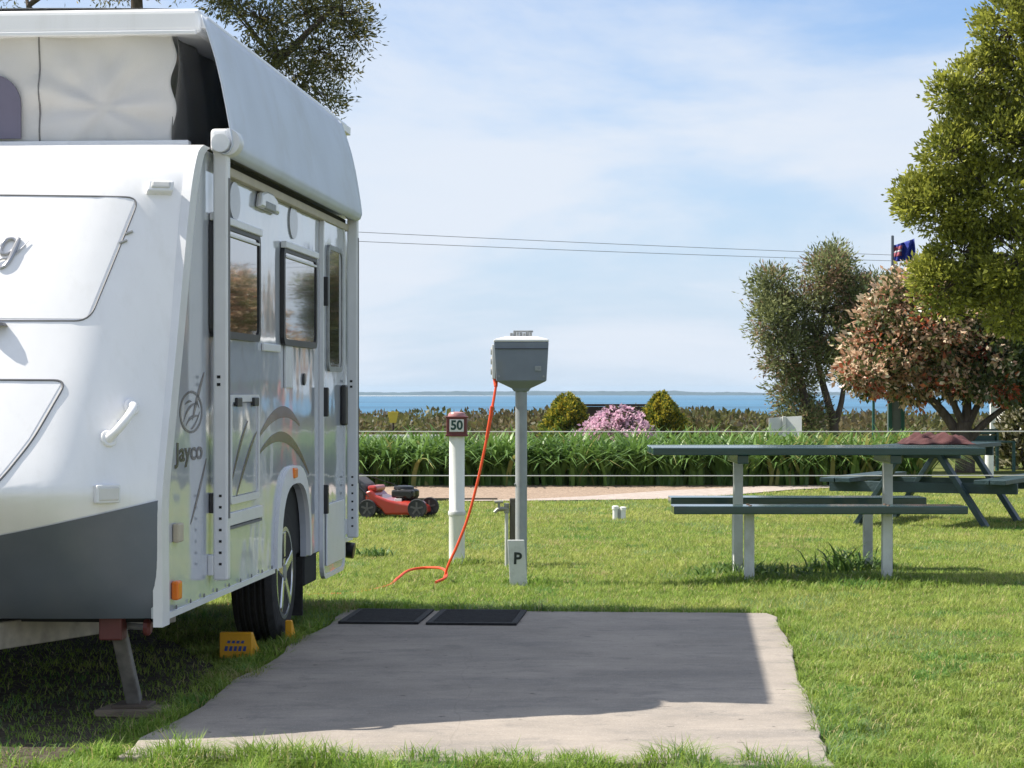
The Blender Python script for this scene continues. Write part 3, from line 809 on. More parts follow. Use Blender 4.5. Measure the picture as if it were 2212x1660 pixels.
MB().prism([(x, 0.962, z) for x, z in wp], (0, -0.012, 0)).build('skirt_window', mesh_w, sk)
B(-2.1, -0.10, 0.93, 0.985, 2.172, 2.212).build('skirt_rail', alu, cv, bevel=0.006)
def sw(Y, Z): return 0.025 * math.sin(5.3 * Y + 3 * Z) * math.sin(math.pi * (Z - 2.19) / 0.46) + 0.012 * math.sin(17 * Y + 9 * Z)
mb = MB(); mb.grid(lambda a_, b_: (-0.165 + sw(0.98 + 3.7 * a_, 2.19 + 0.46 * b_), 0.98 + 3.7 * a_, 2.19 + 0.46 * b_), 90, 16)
mb.build('side_skirt', canvas_s, cv, smooth=True, solid=0.002, ang=80, label='side vinyl skirt coloured dark for the shade under the awning')
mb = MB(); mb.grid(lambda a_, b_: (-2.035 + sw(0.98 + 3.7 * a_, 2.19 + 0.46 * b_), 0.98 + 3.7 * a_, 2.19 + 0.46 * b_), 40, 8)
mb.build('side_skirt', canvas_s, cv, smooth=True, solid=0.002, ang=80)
mb = MB(); mb.grid(lambda a_, b_: (-2.03 + 1.86 * a_, 4.62, 2.19 + 0.46 * b_), 20, 8)
mb.build('rear_skirt', canvas_f, cv, smooth=True, solid=0.002)

# roll-out awning: sheet from the roof track down to the roller carried by two arms
B(0.0, 0.028, 0.93, 4.36, 2.085, 2.122).build('cream_channel', cream, cv, bevel=0.004)
B(0.0, 0.008, 0.93, 4.36, 2.124, 2.150).build('channel_gap', dark, cv)
aw = MB()
cs = [(-0.020, 2.690), (0.012, 2.60), (0.040, 2.51), (0.062, 2.42), (0.080, 2.33), (0.094, 2.25), (0.102, 2.20), (0.103, 2.175), (0.094, 2.152), (0.076, 2.141), (0.060, 2.142)]
def awf(a_, b_):
    i = b_ * (len(cs) - 1); k = min(int(i), len(cs) - 2); t = i - k
    X = cs[k][0] * (1 - t) + cs[k + 1][0] * t; Z = cs[k][1] * (1 - t) + cs[k + 1][1] * t
    L_ = 0.80 + 3.53 * a_
    s_ = math.sin(math.pi * min(b_ * 1.5, 1)) 
    X -= 0.008 * s_ * math.sin(math.pi * a_) + 0.002 * s_ * math.sin(11 * a_ + 4 * b_)
    return (X, L_ + 0.10 * max(0, 0.6 - b_) * (1 if a_ > .99 else 0), Z)
aw.grid(awf, 40, 30)
a_o = aw.build('awning_sheet', awn, cv, smooth=True, solid=0.003, ang=80, label='pale blue-white awning sheet stretched down to its roller')
MB().tube([(0.06, 0.78, 2.182), (0.06, 4.33, 2.182)], 0.036, 18).build('roller', alu, a_o, smooth=True)
for l0, l1, z0 in ((0.835, 0.897, 0.455), (4.335, 4.385, 0.40)):
    arm = B(0.020, 0.078, l0, l1, z0, 2.20).build('awning_arm', alu, cv, bevel=0.008)
    B(0.012, 0.088, l0 - 0.02, l1 + 0.012, 2.15, 2.243).build('arm_head', alu, arm, bevel=0.016, seg=3)
    rc = 0.055 if l0 < 1 else 0.038
    MB().lathe([(rc - 0.003, l0 - 0.012), (rc, l0 + 0.004), (rc, l1 - 0.004), (rc - 0.005, l1 + 0.01)], 24, (0.078 if l0 < 1 else 0.056, 0, 2.19), 'y').build('roller_cap', alu, arm, smooth=True)
    B(0.0785, 0.081, (l0 + l1) / 2 - 0.012, (l0 + l1) / 2 + 0.012, 0.7, 2.05).build('groove', seamm, arm)
    for k in range(7):
        z = z0 + 0.06 + 0.045 * k
        B(0.044, 0.055, l0 - 0.0015, l0 + 0.002, z, z + 0.010).build('adjust_hole', dark, arm)
    for z in (1.255, 1.225):
        B(0.036, 0.05, l0 - 0.002, l0 + 0.002, z, z + 0.012).build('adjust_hole', dark, arm)
    B(0.0, 0.022, l0 - 0.01, l1 + 0.01, z0 + 0.02, z0 + 0.10).build('foot_bracket', alu, arm, bevel=0.004)

# underbody
for s in (1, -1):
    def mx(X): return X if s > 0 else -BW - X
    MB().beam((mx(-0.20), 1.05, 0.318), (mx(-1.06), -1.12, 0.318), 0.055, 0.10).build('drawbar', chassis, cv, bevel=0.005)
    MB().beam((mx(-0.35), 0.9, 0.31), (mx(-0.35), 4.5, 0.31), 0.05, 0.10).build('chassis_rail', chassis, cv, bevel=0.005)
MB().box(-1.16, -1.04, -1.42, -1.05, 0.30, 0.40).build('coupling', steel_g, cv, bevel=0.02)
B(-0.30, -0.01, 3.14, 3.50, 0.235, 0.384).build('step_box', dark, cv, bevel=0.01)  # near-black colour stands for the shaded chassis and step
B(-0.24, -0.02, 3.135, 3.15, 0.09, 0.38).build('mud_flap', rubber, cv)
# corner steady
ck = MB().beam((-0.185, 0.12, 0.37), (-0.155, 0.27, 0.05), 0.054, 0.045, up=(0, 1, 0)).build('corner_steady', pm('steady_steel', (0.20, 0.185, 0.165), 0.6, metal=0.3, var=0.3, scale=20), cv, bevel=0.006)
MB().box(-0.225, -0.09, 0.20, 0.34, 0.030, 0.046).build('foot_plate', pm('plate_rust', (0.10, 0.075, 0.055), 0.8, var=0.3), ck, bevel=0.004)
MB().box(-0.235, -0.15, 0.06, 0.14, 0.30, 0.383).build('bracket', redm, ck, bevel=0.006)
MB().tube([(-0.17, 0.16, 0.345), (-0.07, 0.10, 0.345)], 0.012, 8).build('crank_screw', steel_g, ck)
MB().lathe([(0.03, -0.075), (0.032, -0.06), (0.02, -0.05)], 10, (0, 0.10, 0.345), 'x').build('crank_socket', redm, ck)

# things beside the wheel
wood = pm('old_timber', (0.23, 0.18, 0.13), 0.9, var=0.35, scale=6, bump=0.5, bscale=40, stretch=(1, 8, 8))
x_, y_ = to_world(-0.155, 0.25)
tb = B(-0.12, 0.12, -0.09, 0.09, 0.006, 0.032)
o = tb.build('timber_block', wood, None, bevel=0.004); o.location = (x_, y_, 0.0); o.rotation_euler = (0, 0, R(-9))
tag(o, 'short flat timber block under the corner steady of the caravan', 'timber block')
yel = pm('chock_yellow', (0.75, 0.36, 0.01), 0.45, var=0.1, scale=10, dirt=(0.4, 0.22, 0.05), dscale=12, dlo=0.6)
bluem = pm('chock_blue', (0.03, 0.06, 0.25), 0.5)
def chock(label, loc, rz, w_, h_, d_):
    c = thing('wheel_chock', label, 'wheel chock', loc, rz, 'yellow wheel chocks at the caravan wheel')
    pts = [(-w_ / 2, 0, 0), (-w_ / 2, d_, 0), (-w_ / 2, d_, h_), (-w_ / 2, d_ * 0.72, h_), (-w_ / 2, d_ * 0.1, h_ * 0.12)]
    pts = [(-w_ / 2, 0, 0.0), (-w_ / 2, 0, h_), (-w_ / 2, d_ * 0.16, h_), (-w_ / 2, d_ * 0.55, h_ * 0.5), (-w_ / 2, d_, h_ * 0.08), (-w_ / 2, d_, 0)]
    MB().prism(pts, (w_, 0, 0)).build('wedge', yel, c, bevel=0.006)
    return c
x_, y_ = to_world(-0.138, 2.06)
c1_ = chock('yellow plastic wheel chock with blue lettering in front of the tyre', (x_, y_, 0.0), CARAVAN_ROT, 0.148, 0.118, 0.22)
for k, (t, z, hh) in enumerate((('', 0.076, 0.012), ('', 0.046, 0.022))):
    for j in range(5):
        xx = -0.052 + 0.021 * j + (0.012 if k == 0 else 0)
        if k == 0 and j > 3: continue
        MB().prism([(xx, -0.001, z - hh / 2), (xx + 0.014, -0.001, z - hh / 2), (xx + 0.018, -0.001, z + hh / 2), (xx + 0.005, -0.001, z + hh / 2)], (0, -0.0012, 0)).build('lettering', bluem, c1_)
x_, y_ = to_world(0.005, 2.60)
chock('narrow yellow wheel chock standing on edge at the outer side of the tyre', (x_, y_, 0.0), CARAVAN_ROT, 0.032, 0.12, 0.17)

# rubber mats on the slab
matm = pm('black_mat', (0.018, 0.018, 0.019), 0.8, var=0.4, scale=40, bump=0.4, bscale=200)
def door_mat(x0, x1, y0, y1, label):
    cx_, cy_ = to_world((x0 + x1) / 2, (y0 + y1) / 2)
    m_ = thing('rubber_mat', label, 'mat', (cx_, cy_, 0.026), CARAVAN_ROT, 'black mats on the slab')
    hx, hy = (x1 - x0) / 2, (y1 - y0) / 2
    MB().ring([(-hx, -hy, 0), (hx, -hy, 0), (hx, hy, 0), (-hx, hy, 0)], [(-hx + .03, -hy + .03, 0), (hx - .03, -hy + .03, 0), (hx - .03, hy - .03, 0), (-hx + .03, hy - .03, 0)], (0, 0, 0.012)).build('border', matm, m_, bevel=0.002)
    B(-hx + .03, hx - .03, -hy + .03, hy - .03, 0.0, 0.004).build('base', matm, m_)
    nb = 16
    for k in range(nb):
        y = -hy + .045 + (2 * hy - .09) * k / (nb - 1)
        B(-hx + .032, hx - .032, y - 0.010, y + 0.010, 0.004, 0.011).build('rib', matm, m_)
door_mat(0.12, 0.53, 3.38, 4.08, 'black ribbed rubber mat nearest the caravan door on the concrete slab')
door_mat(0.57, 1.03, 3.36, 4.08, 'black ribbed rubber mat on the slab, farther from the caravan')

# ------------------------------------------------------------------ power head, marker, tap, cord
box_grey = pm('powder_grey', (0.19, 0.22, 0.265), 0.45, var=0.06, scale=10, dirt=(0.21, 0.22, 0.22), dscale=6)
post_grey = pm('post_grey', (0.30, 0.325, 0.34), 0.45, var=0.08, scale=12, dirt=(0.38, 0.39, 0.38), dscale=7)
box_white = pm('box_white', (0.74, 0.74, 0.72), 0.4, var=0.04)
white_pt = pm('white_paint', (0.78, 0.77, 0.74), 0.5, var=0.05, scale=8, dirt=(0.52, 0.52, 0.48), dscale=5, dlo=0.55, dhi=0.85)
maroon = pm('maroon_paint', (0.15, 0.035, 0.035), 0.4, var=0.12)
blackp = pm('black_print', (0.02, 0.03, 0.028), 0.5, var=0.1)
ph = thing('power_pedestal', 'grey power outlet box on a round grey post with cord plugged in', 'power outlet', (0.058, 14.30, 0))
MB().lathe([(0.037, 0.0), (0.037, 1.235)], 20).build('post', post_grey, ph, smooth=True)
hw_t, hw_b, dp = 0.172, 0.158, 0.115
def boxring(w_, d_, z): return [(-w_, -d_, z), (w_, -d_, z), (w_, d_, z), (-w_, d_, z)]
mb = MB(); lv = [boxring(0.045, 0.045, 1.205), boxring(0.06, 0.055, 1.225), boxring(hw_b * 0.96, dp * 0.9, 1.268), boxring(hw_b, dp * 0.95, 1.275), boxring(hw_t, dp, 1.515)]
vs = [p for r_ in lv for p in r_]; n = len(lv)
mb.add(vs, [(4 * k + i, 4 * k + (i + 1) % 4, 4 * k + 4 + (i + 1) % 4, 4 * k + 4 + i) for k in range(n - 1) for i in range(4)] + [(3, 2, 1, 0), (4 * n - 4, 4 * n - 3, 4 * n - 2, 4 * n - 1)])
bx_ = mb.build('outlet_box', box_grey, ph, bevel=0.006)
mb = MB(); lv = [boxring(hw_t + 0.002, dp + 0.002, 1.5165), boxring(hw_t - 0.002, dp, 1.532), boxring(hw_t * 0.55, dp * 0.5, 1.552)]
vs = [p for r_ in lv for p in r_]; n = 3
mb.add(vs, [(4 * k + i, 4 * k + (i + 1) % 4, 4 * k + 4 + (i + 1) % 4, 4 * k + 4 + i) for k in range(n - 1) for i in range(4)] + [(3, 2, 1, 0), (8, 9, 10, 11)])
mb.build('lid', box_white, bx_, bevel=0.004)  # sunlight on the box top is put in as white colour
B(-hw_t - 0.012, -hw_t + 0.01, -0.075, 0.075, 1.285, 1.50).build('socket_plate', box_white, bx_, bevel=0.004)  # white colour paints in the sunlit left side of the box
for z in (1.335, 1.40, 1.46):
    MB().lathe([(0.024, -hw_t - 0.020), (0.026, -hw_t - 0.01)], 14, (0, -0.02, z), 'x').build('socket', steel_g, bx_)
B(-0.165, 0.165, -dp - 0.004, -dp + 0.01, 1.470, 1.476).build('lid_seam', pm('seam_dark', (0.06, 0.07, 0.08), 0.6), bx_)
B(0.085, 0.125, -dp - 0.0045, -dp + 0.01, 1.335, 1.365).build('rating_label', pm('label_faded', (0.30, 0.32, 0.33), 0.6, var=0.2, scale=60), bx_)
for x_b in (-0.14, 0.14):
    MB().lathe([(0.007, -dp - 0.006), (0.007, -dp + 0.01)], 8, (x_b, 0, 1.30), 'y').build('screw', steel_g, bx_)
MB().tube([(-0.040, -0.02, 0.62), (-0.040, 0.02, 0.62)], 0.006, 6).build('post_screw', steel_g, ph)
mb = MB()
for k in range(7):
    x = -0.07 + 0.02 * k
    mb.box(x, x + 0.018, -0.02 + 0.01 * (k % 2), 0.03, 1.550, 1.574 + 0.008 * ((k * 3) % 4) / 3)
mb.box(-0.05, 0.075, -0.012, 0.012, 1.578, 1.590)
mb.build('top_bracket', steel_g, bx_, bevel=0.003)

ps = thing('letter_stake', 'short flat white stake painted with a black P at the power post', 'stake', (0.040, 14.06, 0))
mb = MB(); mb.prism([(-0.050, -0.012, -0.05), (0.060, -0.012, -0.05), (0.036, -0.012, 0.285), (-0.068, -0.012, 0.285)], (0, 0.024, 0)); mb.build('board', pm('stake_white', (0.66, 0.67, 0.66), 0.6, var=0.08, dirt=(0.4, 0.42, 0.40), dscale=10, dlo=0.5), ps, bevel=0.003)
text_mesh('lettering', 'P', 0.10, blackp, ps, (-0.006, -0.0135, 0.168), (1, 0, -0.04), (0.04, 0, 1), bold=0.003)

mk = thing('site_marker', 'white pipe site marker with maroon head numbered 50', 'marker post', ((987 - 1106) / 4900 * 15.9, 15.9, 0))
pipe = pm('pvc_white', (0.80, 0.80, 0.78), 0.35, var=0.04, dirt=(0.62, 0.63, 0.60), dscale=4, dlo=0.6, dhi=0.9)
MB().lathe([(0.056, -0.02), (0.056, 0.34), (0.058, 0.345), (0.058, 0.37), (0.054, 0.375), (0.054, 0.905)], 28).build('pipe', pipe, mk, smooth=True)
MB().lathe([(0.0605, 0.338), (0.062, 0.345), (0.062, 0.36), (0.0605, 0.366)], 28).build('collar', pm('collar_grey', (0.6, 0.61, 0.60), 0.5), mk, smooth=True)
hd = B(-0.072, 0.072, -0.068, 0.068, 0.893, 1.030).build('head', maroon, mk, bevel=0.006)
B(-0.079, 0.079, -0.074, 0.074, 0.892, 0.905).build('head_rim', maroon, hd, bevel=0.003)
B(-0.079, 0.079, -0.074, 0.074, 1.020, 1.032).build('head_rim', maroon, hd, bevel=0.003)
MB().lathe([(0.064, 1.032), (0.062, 1.045), (0.052, 1.058), (0.02, 1.064), (0, 1.065)], 28).build('cap', pm('cap_pinkish', (0.42, 0.20, 0.19), 0.3, var=0.05), mk, smooth=True)
B(-0.050, 0.050, -0.0715, -0.069, 0.925, 1.012).build('number_plate', box_white, hd, bevel=0.001)
text_mesh('lettering', '50', 0.090, pm('number_green', (0.015, 0.06, 0.05), 0.5), hd, (0, -0.0725, 0.968), (1, 0, 0), (0, 0, 1), bold=0.003, xs=0.95)

tp = thing('garden_tap', 'brass garden tap and pipe on a weathered timber post behind the power post', 'tap', (0.015, 15.6, 0))
B(-0.032, 0.036, -0.03, 0.03, -0.05, 0.472).build('post', pm('grey_timber', (0.13, 0.115, 0.095), 0.9, var=0.35, scale=5, stretch=(8, 8, 1), bump=0.5), tp, bevel=0.006)
gal = pm('dull_metal', (0.30, 0.30, 0.27), 0.5, metal=0.6, var=0.3, scale=30)
MB().tube([(-0.052, -0.03, -0.05), (-0.052, -0.03, 0.38), (-0.052, -0.03, 0.405)], 0.013, 10).build('riser_pipe', pm('pipe_pale', (0.55, 0.55, 0.52), 0.6, var=0.1), tp, smooth=True)
tpb = MB().tube([(-0.04, -0.03, 0.40), (-0.085, -0.035, 0.40), (-0.115, -0.04, 0.395), (-0.135, -0.042, 0.375)], [0.016, 0.017, 0.014, 0.013], 10).build('tap_body', gal, tp, smooth=True)
MB().tube([(-0.105, -0.04, 0.40), (-0.105, -0.04, 0.445)], 0.009, 8).build('spindle', gal, tpb)
MB().tube([(-0.135, -0.04, 0.447), (-0.075, -0.04, 0.449)], [0.010, 0.010], 8).build('tee_handle', gal, tpb, smooth=True)
B(-0.07, -0.034, -0.045, -0.02, 0.37, 0.44).build('bracket', gal, tpb, bevel=0.004)

# orange extension lead
cordm = pm('cord_orange', (0.80, 0.085, 0.018), 0.4, var=0.1, scale=12)
lead = thing('extension_lead', 'orange extension lead hanging from the power box and looping over the grass', 'power cord', (-0.43, 14.25, 0))
def rl(p): return (p[0] + 0.43, p[1] - 14.25, p[2])
hang = [px3(1070, 815, 14.27), px3(1071, 835, 14.24), px3(1061, 895, 14.2), px3(1049, 960, 14.2), px3(1033, 1035, 14.2), px3(1012, 1115, 14.2), px3(988, 1178, 14.2), px3(968, 1222, 14.2), px3(961, 1246, 14.2), Vector((-0.43, 14.12, 0.035)), Vector((-0.47, 13.98, 0.03))]
loop = [Vector((-0.47, 13.98, 0.03)), Vector((-0.41, 14.15, 0.05)), Vector((-0.44, 14.45, 0.075)), Vector((-0.55, 14.62, 0.07)), Vector((-0.66, 14.52, 0.06)), Vector((-0.72, 14.25, 0.03)), Vector((-0.77, 14.0, 0.004)), Vector((-0.95, 13.6, -0.006)), Vector((-1.15, 13.5, -0.004)), Vector((-1.3, 13.3, -0.007)), Vector((-1.9, 12.4, -0.007))]
MB().tube([rl(p) for p in catmull(hang)], 0.0085, 8).build('hanging_cord', cordm, lead, smooth=True)
MB().tube([rl(p) for p in catmull(loop)], 0.0085, 8).build('ground_cord', cordm, lead, smooth=True)
a_, b_ = Vector(rl(hang[0])), Vector(rl(hang[1]))
MB().tube([a_ + Vector((0.0, 0.0, 0.03)), a_, b_], [0.02, 0.018, 0.012], 10).build('plug', cordm, lead, smooth=True)
MB().tube([rl(hang[2] + Vector((0.004, -0.006, 0.05))), rl(hang[2]), rl(hang[2] + (hang[3] - hang[2]) * 0.8)], [0.011, 0.013, 0.011], 10).build('cord_join', cordm, lead, smooth=True)

# ------------------------------------------------------------------ picnic tables
tgreen = pm('table_green', (0.010, 0.048, 0.050), 0.25, var=0.15, scale=6, stretch=(1, 10, 10), coat=0.6, dirt=(0.032, 0.066, 0.072), dscale=3, dlo=0.55, dhi=0.85)
leg_w = pm('leg_white', (0.62, 0.63, 0.62), 0.6, var=0.08, dirt=(0.38, 0.37, 0.33), dscale=6, dlo=0.5, dhi=0.8)
pt = thing('picnic_table', 'near green-topped picnic table with two plank benches on white posts', 'picnic table', (1.93, 14.75, 0), 0.0, 'picnic tables')
tx0, tx1 = -1.035, 1.075
for k in range(4):
    y0 = -0.36 + 0.185 * k
    B(tx0 + 0.004 * (k % 2), tx1 - 0.005 * (k % 2), y0, y0 + 0.172, 0.80, 0.848 + 0.0015 * (k % 2)).build('tabletop_plank', tgreen, pt, bevel=0.005)
hl = 0.030
boltm = pm('bolt_rust', (0.16, 0.10, 0.07), 0.7, var=0.3)
for x in (-0.461, 0.511):
    B(x - 0.035, x + 0.035, -0.33, 0.35, 0.745, 0.799).build('cross_bearer', tgreen, pt, bevel=0.004)
    B(x - hl, x + hl, -0.035, 0.03, -0.05, 0.745).build('leg', leg_w, pt, bevel=0.004)
for x in (-0.444, 0.418):
    B(x - hl, x + hl, -0.565, -0.505, -0.05, 0.442).build('leg', leg_w, pt, bevel=0.004)
for x in (-0.403, 0.487):
    B(x - hl, x + hl, 0.63, 0.69, -0.05, 0.442).build('leg', leg_w, pt, bevel=0.004)
for x in (-0.444, 0.418):
    for dy in (-0.07, 0.07):
        MB().lathe([(0.012, 0.4925), (0.010, 0.498), (0, 0.499)], 10, (x, -0.53 + dy, 0)).build('bolt', boltm, pt)
for y, xa, xb in ((-0.53, -0.925, 0.90), (0.66, -0.86, 0.86)):
    for k in range(2):
        y0 = y - 0.15 + 0.152 * k
        B(xa, xb, y0, y0 + 0.147, 0.443, 0.493 - 0.001 * k).build('bench_plank', tgreen, pt, bevel=0.005)

ft = thing('picnic_table', 'far green A-frame picnic table with a maroon cloth on top', 'picnic table', (3.92, 20.85, 0), -R(25.7), 'picnic tables')
dgreen = pm('aframe_green', (0.022, 0.050, 0.056), 0.5, var=0.2, scale=6, bump=0.2, bscale=40, dirt=(0.10, 0.14, 0.15), dscale=3, dlo=0.55, dhi=0.85)
for k in range(5):
    x0 = -0.36 + 0.146 * k
    B(x0, x0 + 0.135, -0.92, 0.92, 0.69, 0.73 + 0.001 * (k % 2)).build('tabletop_plank', dgreen, ft, bevel=0.004)
for s in (-1, 1):
    for k in range(2):
        x0 = s * 0.70 - 0.14 + 0.145 * k
        B(x0, x0 + 0.135, -0.92, 0.92, 0.395, 0.435).build('bench_plank', dgreen, ft, bevel=0.004)
for y in (-0.60, 0.60):
    for s in (-1, 1):
        MB().beam((s * 0.60, y, -0.01), (s * 0.14, y, 0.69), 0.045, 0.12, up=(0, 1, 0)).build('leg', dgreen, ft, bevel=0.004)
    B(-0.86, 0.86, y + 0.024, y + 0.064, 0.30, 0.394).build('cross_bearer', dgreen, ft, bevel=0.004)
    B(-0.35, 0.35, y + 0.024, y + 0.064, 0.61, 0.689).build('top_bearer', dgreen, ft, bevel=0.004)
cloth = pm('maroon_cloth', (0.085, 0.030, 0.030), 0.9, var=0.35, scale=9, bump=0.4, bscale=80)
mb = MB()
def clf(a_, b_):
    x = (a_ - 0.5) * 0.62; y = (b_ - 0.5) * 0.42
    e = max(0, 1 - (2 * abs(a_ - 0.5)) ** 4) * max(0, 1 - (2 * abs(b_ - 0.5)) ** 4)
    h = 0.004 + e * (0.065 + 0.035 * math.sin(9 * a_ + 2) * math.sin(6 * b_ + 1) + 0.022 * math.sin(21 * a_ + 7 * b_) + 0.012 * math.sin(33 * b_ - 11 * a_))
    return (x + 0.015 * math.sin(20 * b_), y + 0.02 * math.sin(17 * a_), max(h, 0.003))
mb.grid(clf, 36, 26)
cl = mb.build('folded_cloth', cloth, None, smooth=True, solid=0.004, ang=80)
cl.location = (3.82, 20.45, 0.733)
tag(cl, 'crumpled maroon cloth lying on the far picnic table', 'cloth')

# small white pipe stubs in the lawn
st = thing('pipe_stub', 'pair of short white capped pipe stubs standing in the lawn', 'pipe stub', (1.005, 21.4, 0))
for x, h_ in ((-0.03, 0.125), (0.042, 0.115)):
    MB().lathe([(0.026, -0.02), (0.026, h_ - 0.03), (0.032, h_ - 0.028), (0.032, h_), (0.02, h_ + 0.006), (0, h_ + 0.006)], 16, (x, 0, 0)).build('capped_pipe', pipe, st, smooth=True)
B(-0.005, 0.018, -0.015, 0.02, -0.01, 0.10).build('spacer', steel_g, st)

# ------------------------------------------------------------------ lawn mower
mred = pm('mower_red', (0.42, 0.035, 0.022), 0.3, var=0.1, coat=0.4, dirt=(0.30, 0.06, 0.04), dscale=6)
mgrey = pm('mower_wheel', (0.028, 0.028, 0.028), 0.7, var=0.2)
mgrey2 = pm('mower_wheel_disc', (0.10, 0.095, 0.09), 0.6, var=0.2)
eng = pm('engine_black', (0.018, 0.018, 0.018), 0.35, var=0.3)
mwr = thing('lawn_mower', 'red push lawn mower with black engine parked on the lawn edge', 'lawn mower', px3(858, 1118, 21.85) * Vector((1, 1, 0)).x if False else ((866 - 1106) / 4900 * 21.85, 21.85, 0), -R(14))
def mwheel(x, y, r):
    w_ = MB().lathe([(r * 0.72, -0.022), (r * 0.95, -0.024), (r, -0.012), (r, 0.012), (r * 0.95, 0.024), (r * 0.72, 0.022)], 24, (x, y, r), 'y').build('wheel', mgrey, mwr, smooth=True)
    MB().lathe([(r * 0.73, -0.016), (r * 0.62, -0.020), (r * 0.60, -0.008), (0, -0.006)], 20, (x, y, r), 'y').build('disc', mgrey2 if r < .05 else mgrey, w_, smooth=True)
    for k in range(5):
        t = 2 * math.pi * k / 5 + 0.3
        MB().beam((x + 0.012 * math.cos(t), y - 0.016, r + 0.012 * math.sin(t)), (x + r * 0.7 * math.cos(t), y - 0.016, r + r * 0.7 * math.sin(t)), 0.018, 0.014, up=(0, 1, 0)).build('spoke', mgrey2, w_)
    MB().lathe([(0.018, -0.028), (0.018, -0.004)], 12, (x, y, r), 'y').build('hub', mgrey2, w_)
mwheel(0.225, -0.21, 0.092); mwheel(0.225, 0.22, 0.092); mwheel(-0.26, -0.235, 0.088); mwheel(-0.26, 0.24, 0.088)
# deck: side profile lofted across the width
mb = MB(); prf = [(-0.30, 0.165), (-0.30, 0.245), (-0.24, 0.265), (-0.19, 0.215), (-0.08, 0.175), (0.05, 0.145), (0.20, 0.125), (0.245, 0.10), (0.25, 0.04), (-0.10, 0.028), (-0.14, 0.08), (-0.22, 0.13)]
mb.prism([(x, -0.20, z) for x, z in prf], (0, 0.40, 0)); mb.build('deck', mred, mwr, bevel=0.02, seg=3, smooth=False)
MB().lathe([(0.19, 0.03), (0.20, 0.06), (0.19, 0.135), (0.165, 0.155), (0.10, 0.165), (0, 0.166)], 28, (0.06, 0, 0)).build('deck_dome', mred, mwr, smooth=True)
B(-0.29, -0.20, -0.16, 0.16, 0.25, 0.305).build('rear_bracket', mred, mwr, bevel=0.02)
e_ = MB().lathe([(0.085, 0.16), (0.11, 0.19), (0.115, 0.255), (0.10, 0.27)], 24, (0.06, 0, 0)).build('engine', eng, mwr, smooth=True)
B(-0.06, 0.16, -0.13, 0.10, 0.19, 0.265).build('engine_cowl', eng, e_, bevel=0.018)
MB().lathe([(0.095, 0.266), (0.10, 0.275), (0.095, 0.295), (0.07, 0.302), (0, 0.304)], 24, (0.03, 0, 0)).build('recoil_cover', eng, e_, smooth=True)
B(-0.02, 0.05, -0.150, -0.128, 0.155, 0.182).build('muffler_plate', box_white, e_, bevel=0.003)
MB().lathe([(0.03, -0.14), (0.03, -0.10)], 12, (0.12, 0, 0.215), 'y').build('air_filter', eng, e_)
mb = MB()
for s in (-1, 1):
    MB().tube([(-0.26, s * 0.19, 0.20), (-0.62, s * 0.2, 0.52), (-0.95, s * 0.2, 0.86), (-1.05, s * 0.19, 0.93)], 0.011, 8).build('handle_tube', pm('handle_dark', (0.04, 0.04, 0.045), 0.4), mwr, smooth=True)
MB().tube([(-1.05, -0.19, 0.93), (-1.07, -0.1, 0.945), (-1.07, 0.1, 0.945), (-1.05, 0.19, 0.93)], 0.013, 8).build('handle_bar', eng, mwr, smooth=True)
mb = MB(); prf = [(-0.30, 0.12), (-0.30, 0.31), (-0.42, 0.40), (-0.75, 0.36), (-0.80, 0.14), (-0.62, 0.07), (-0.42, 0.08)]
mb.prism([(x, -0.17, z) for x, z in prf], (0, 0.34, 0)); mb.build('grass_catcher', pm('catcher_grey', (0.09, 0.09, 0.095), 0.8, var=0.25, bump=0.3), mwr, bevel=0.03, seg=3)
MB().tube([(-0.02, -0.02, 0.30), (-0.3, -0.12, 0.40), (-0.55, -0.2, 0.47)], 0.005, 6).build('starter_cord', eng, mwr)

# ------------------------------------------------------------------ wire fence
wire_m = pm('wire_zinc', (0.55, 0.55, 0.53), 0.5, metal=0.3, var=0.08)
FY = 17.6
wf = thing('wire_fence', 'two strand wire fence stretched across the lawn in front of the hedge', 'fence', (0, FY, 0))
za, zb_ = EYE - 84 / 4900 * FY, EYE - 179 / 4900 * FY
for x in (-2.3, 4.35):
    MB().lathe([(0.03, -0.05), (0.03, 1.02), (0.0, 1.03)], 14, (x, 0, 0)).build('post', leg_w, wf, smooth=True)
for z in (za, zb_):
    MB().tube([(x, -0.03, z - 0.004 * math.sin(math.pi * (x + 2.3) / 6.65)) for x in np.linspace(-2.3, 4.35, 20)], 0.0048, 6).build('wire', wire_m, wf, smooth=True)

# ------------------------------------------------------------------ things beyond the hedge
def bollard(u, Y, vtop, label):
    b = thing('white_bollard', label, 'bollard', ((u - 1106) / 4900 * Y, Y, float(ground_z(0, Y))), 0, 'white bollards past the hedge')
    h_ = EYE - (vtop - 848) / 4900 * Y
    MB().lathe([(0.062, -0.05), (0.062, h_ - 0.06)], 18).build('shaft', pipe, b, smooth=True)
    MB().lathe([(0.075, h_ - 0.07), (0.078, h_ - 0.02), (0.05, h_), (0, h_ + 0.004)], 18).build('cap', pipe, b, smooth=True)
bollard(1988, 33.0, 972, 'white bollard at the right end of the hedge, seen under the picnic tables')
bollard(2137, 32.2, 956, 'taller white capped bollard near the right edge beside the green chair')
# white rail behind the hedge
rail = thing('white_rail', 'low white timber rail behind the strap leaf hedge', 'rail', (0, 36, 0))
for i, x in enumerate((-7.2, -5.15, -3.1)):
    B(x, x + 2.04, -0.04, 0.04, 0.43, 0.525 - 0.002 * (i % 2)).build('rail_board', white_pt, rail, bevel=0.006)
    B(x + 0.95, x + 1.05, -0.036, 0.036, -0.05, 0.429).build('post', white_pt, rail, bevel=0.006)
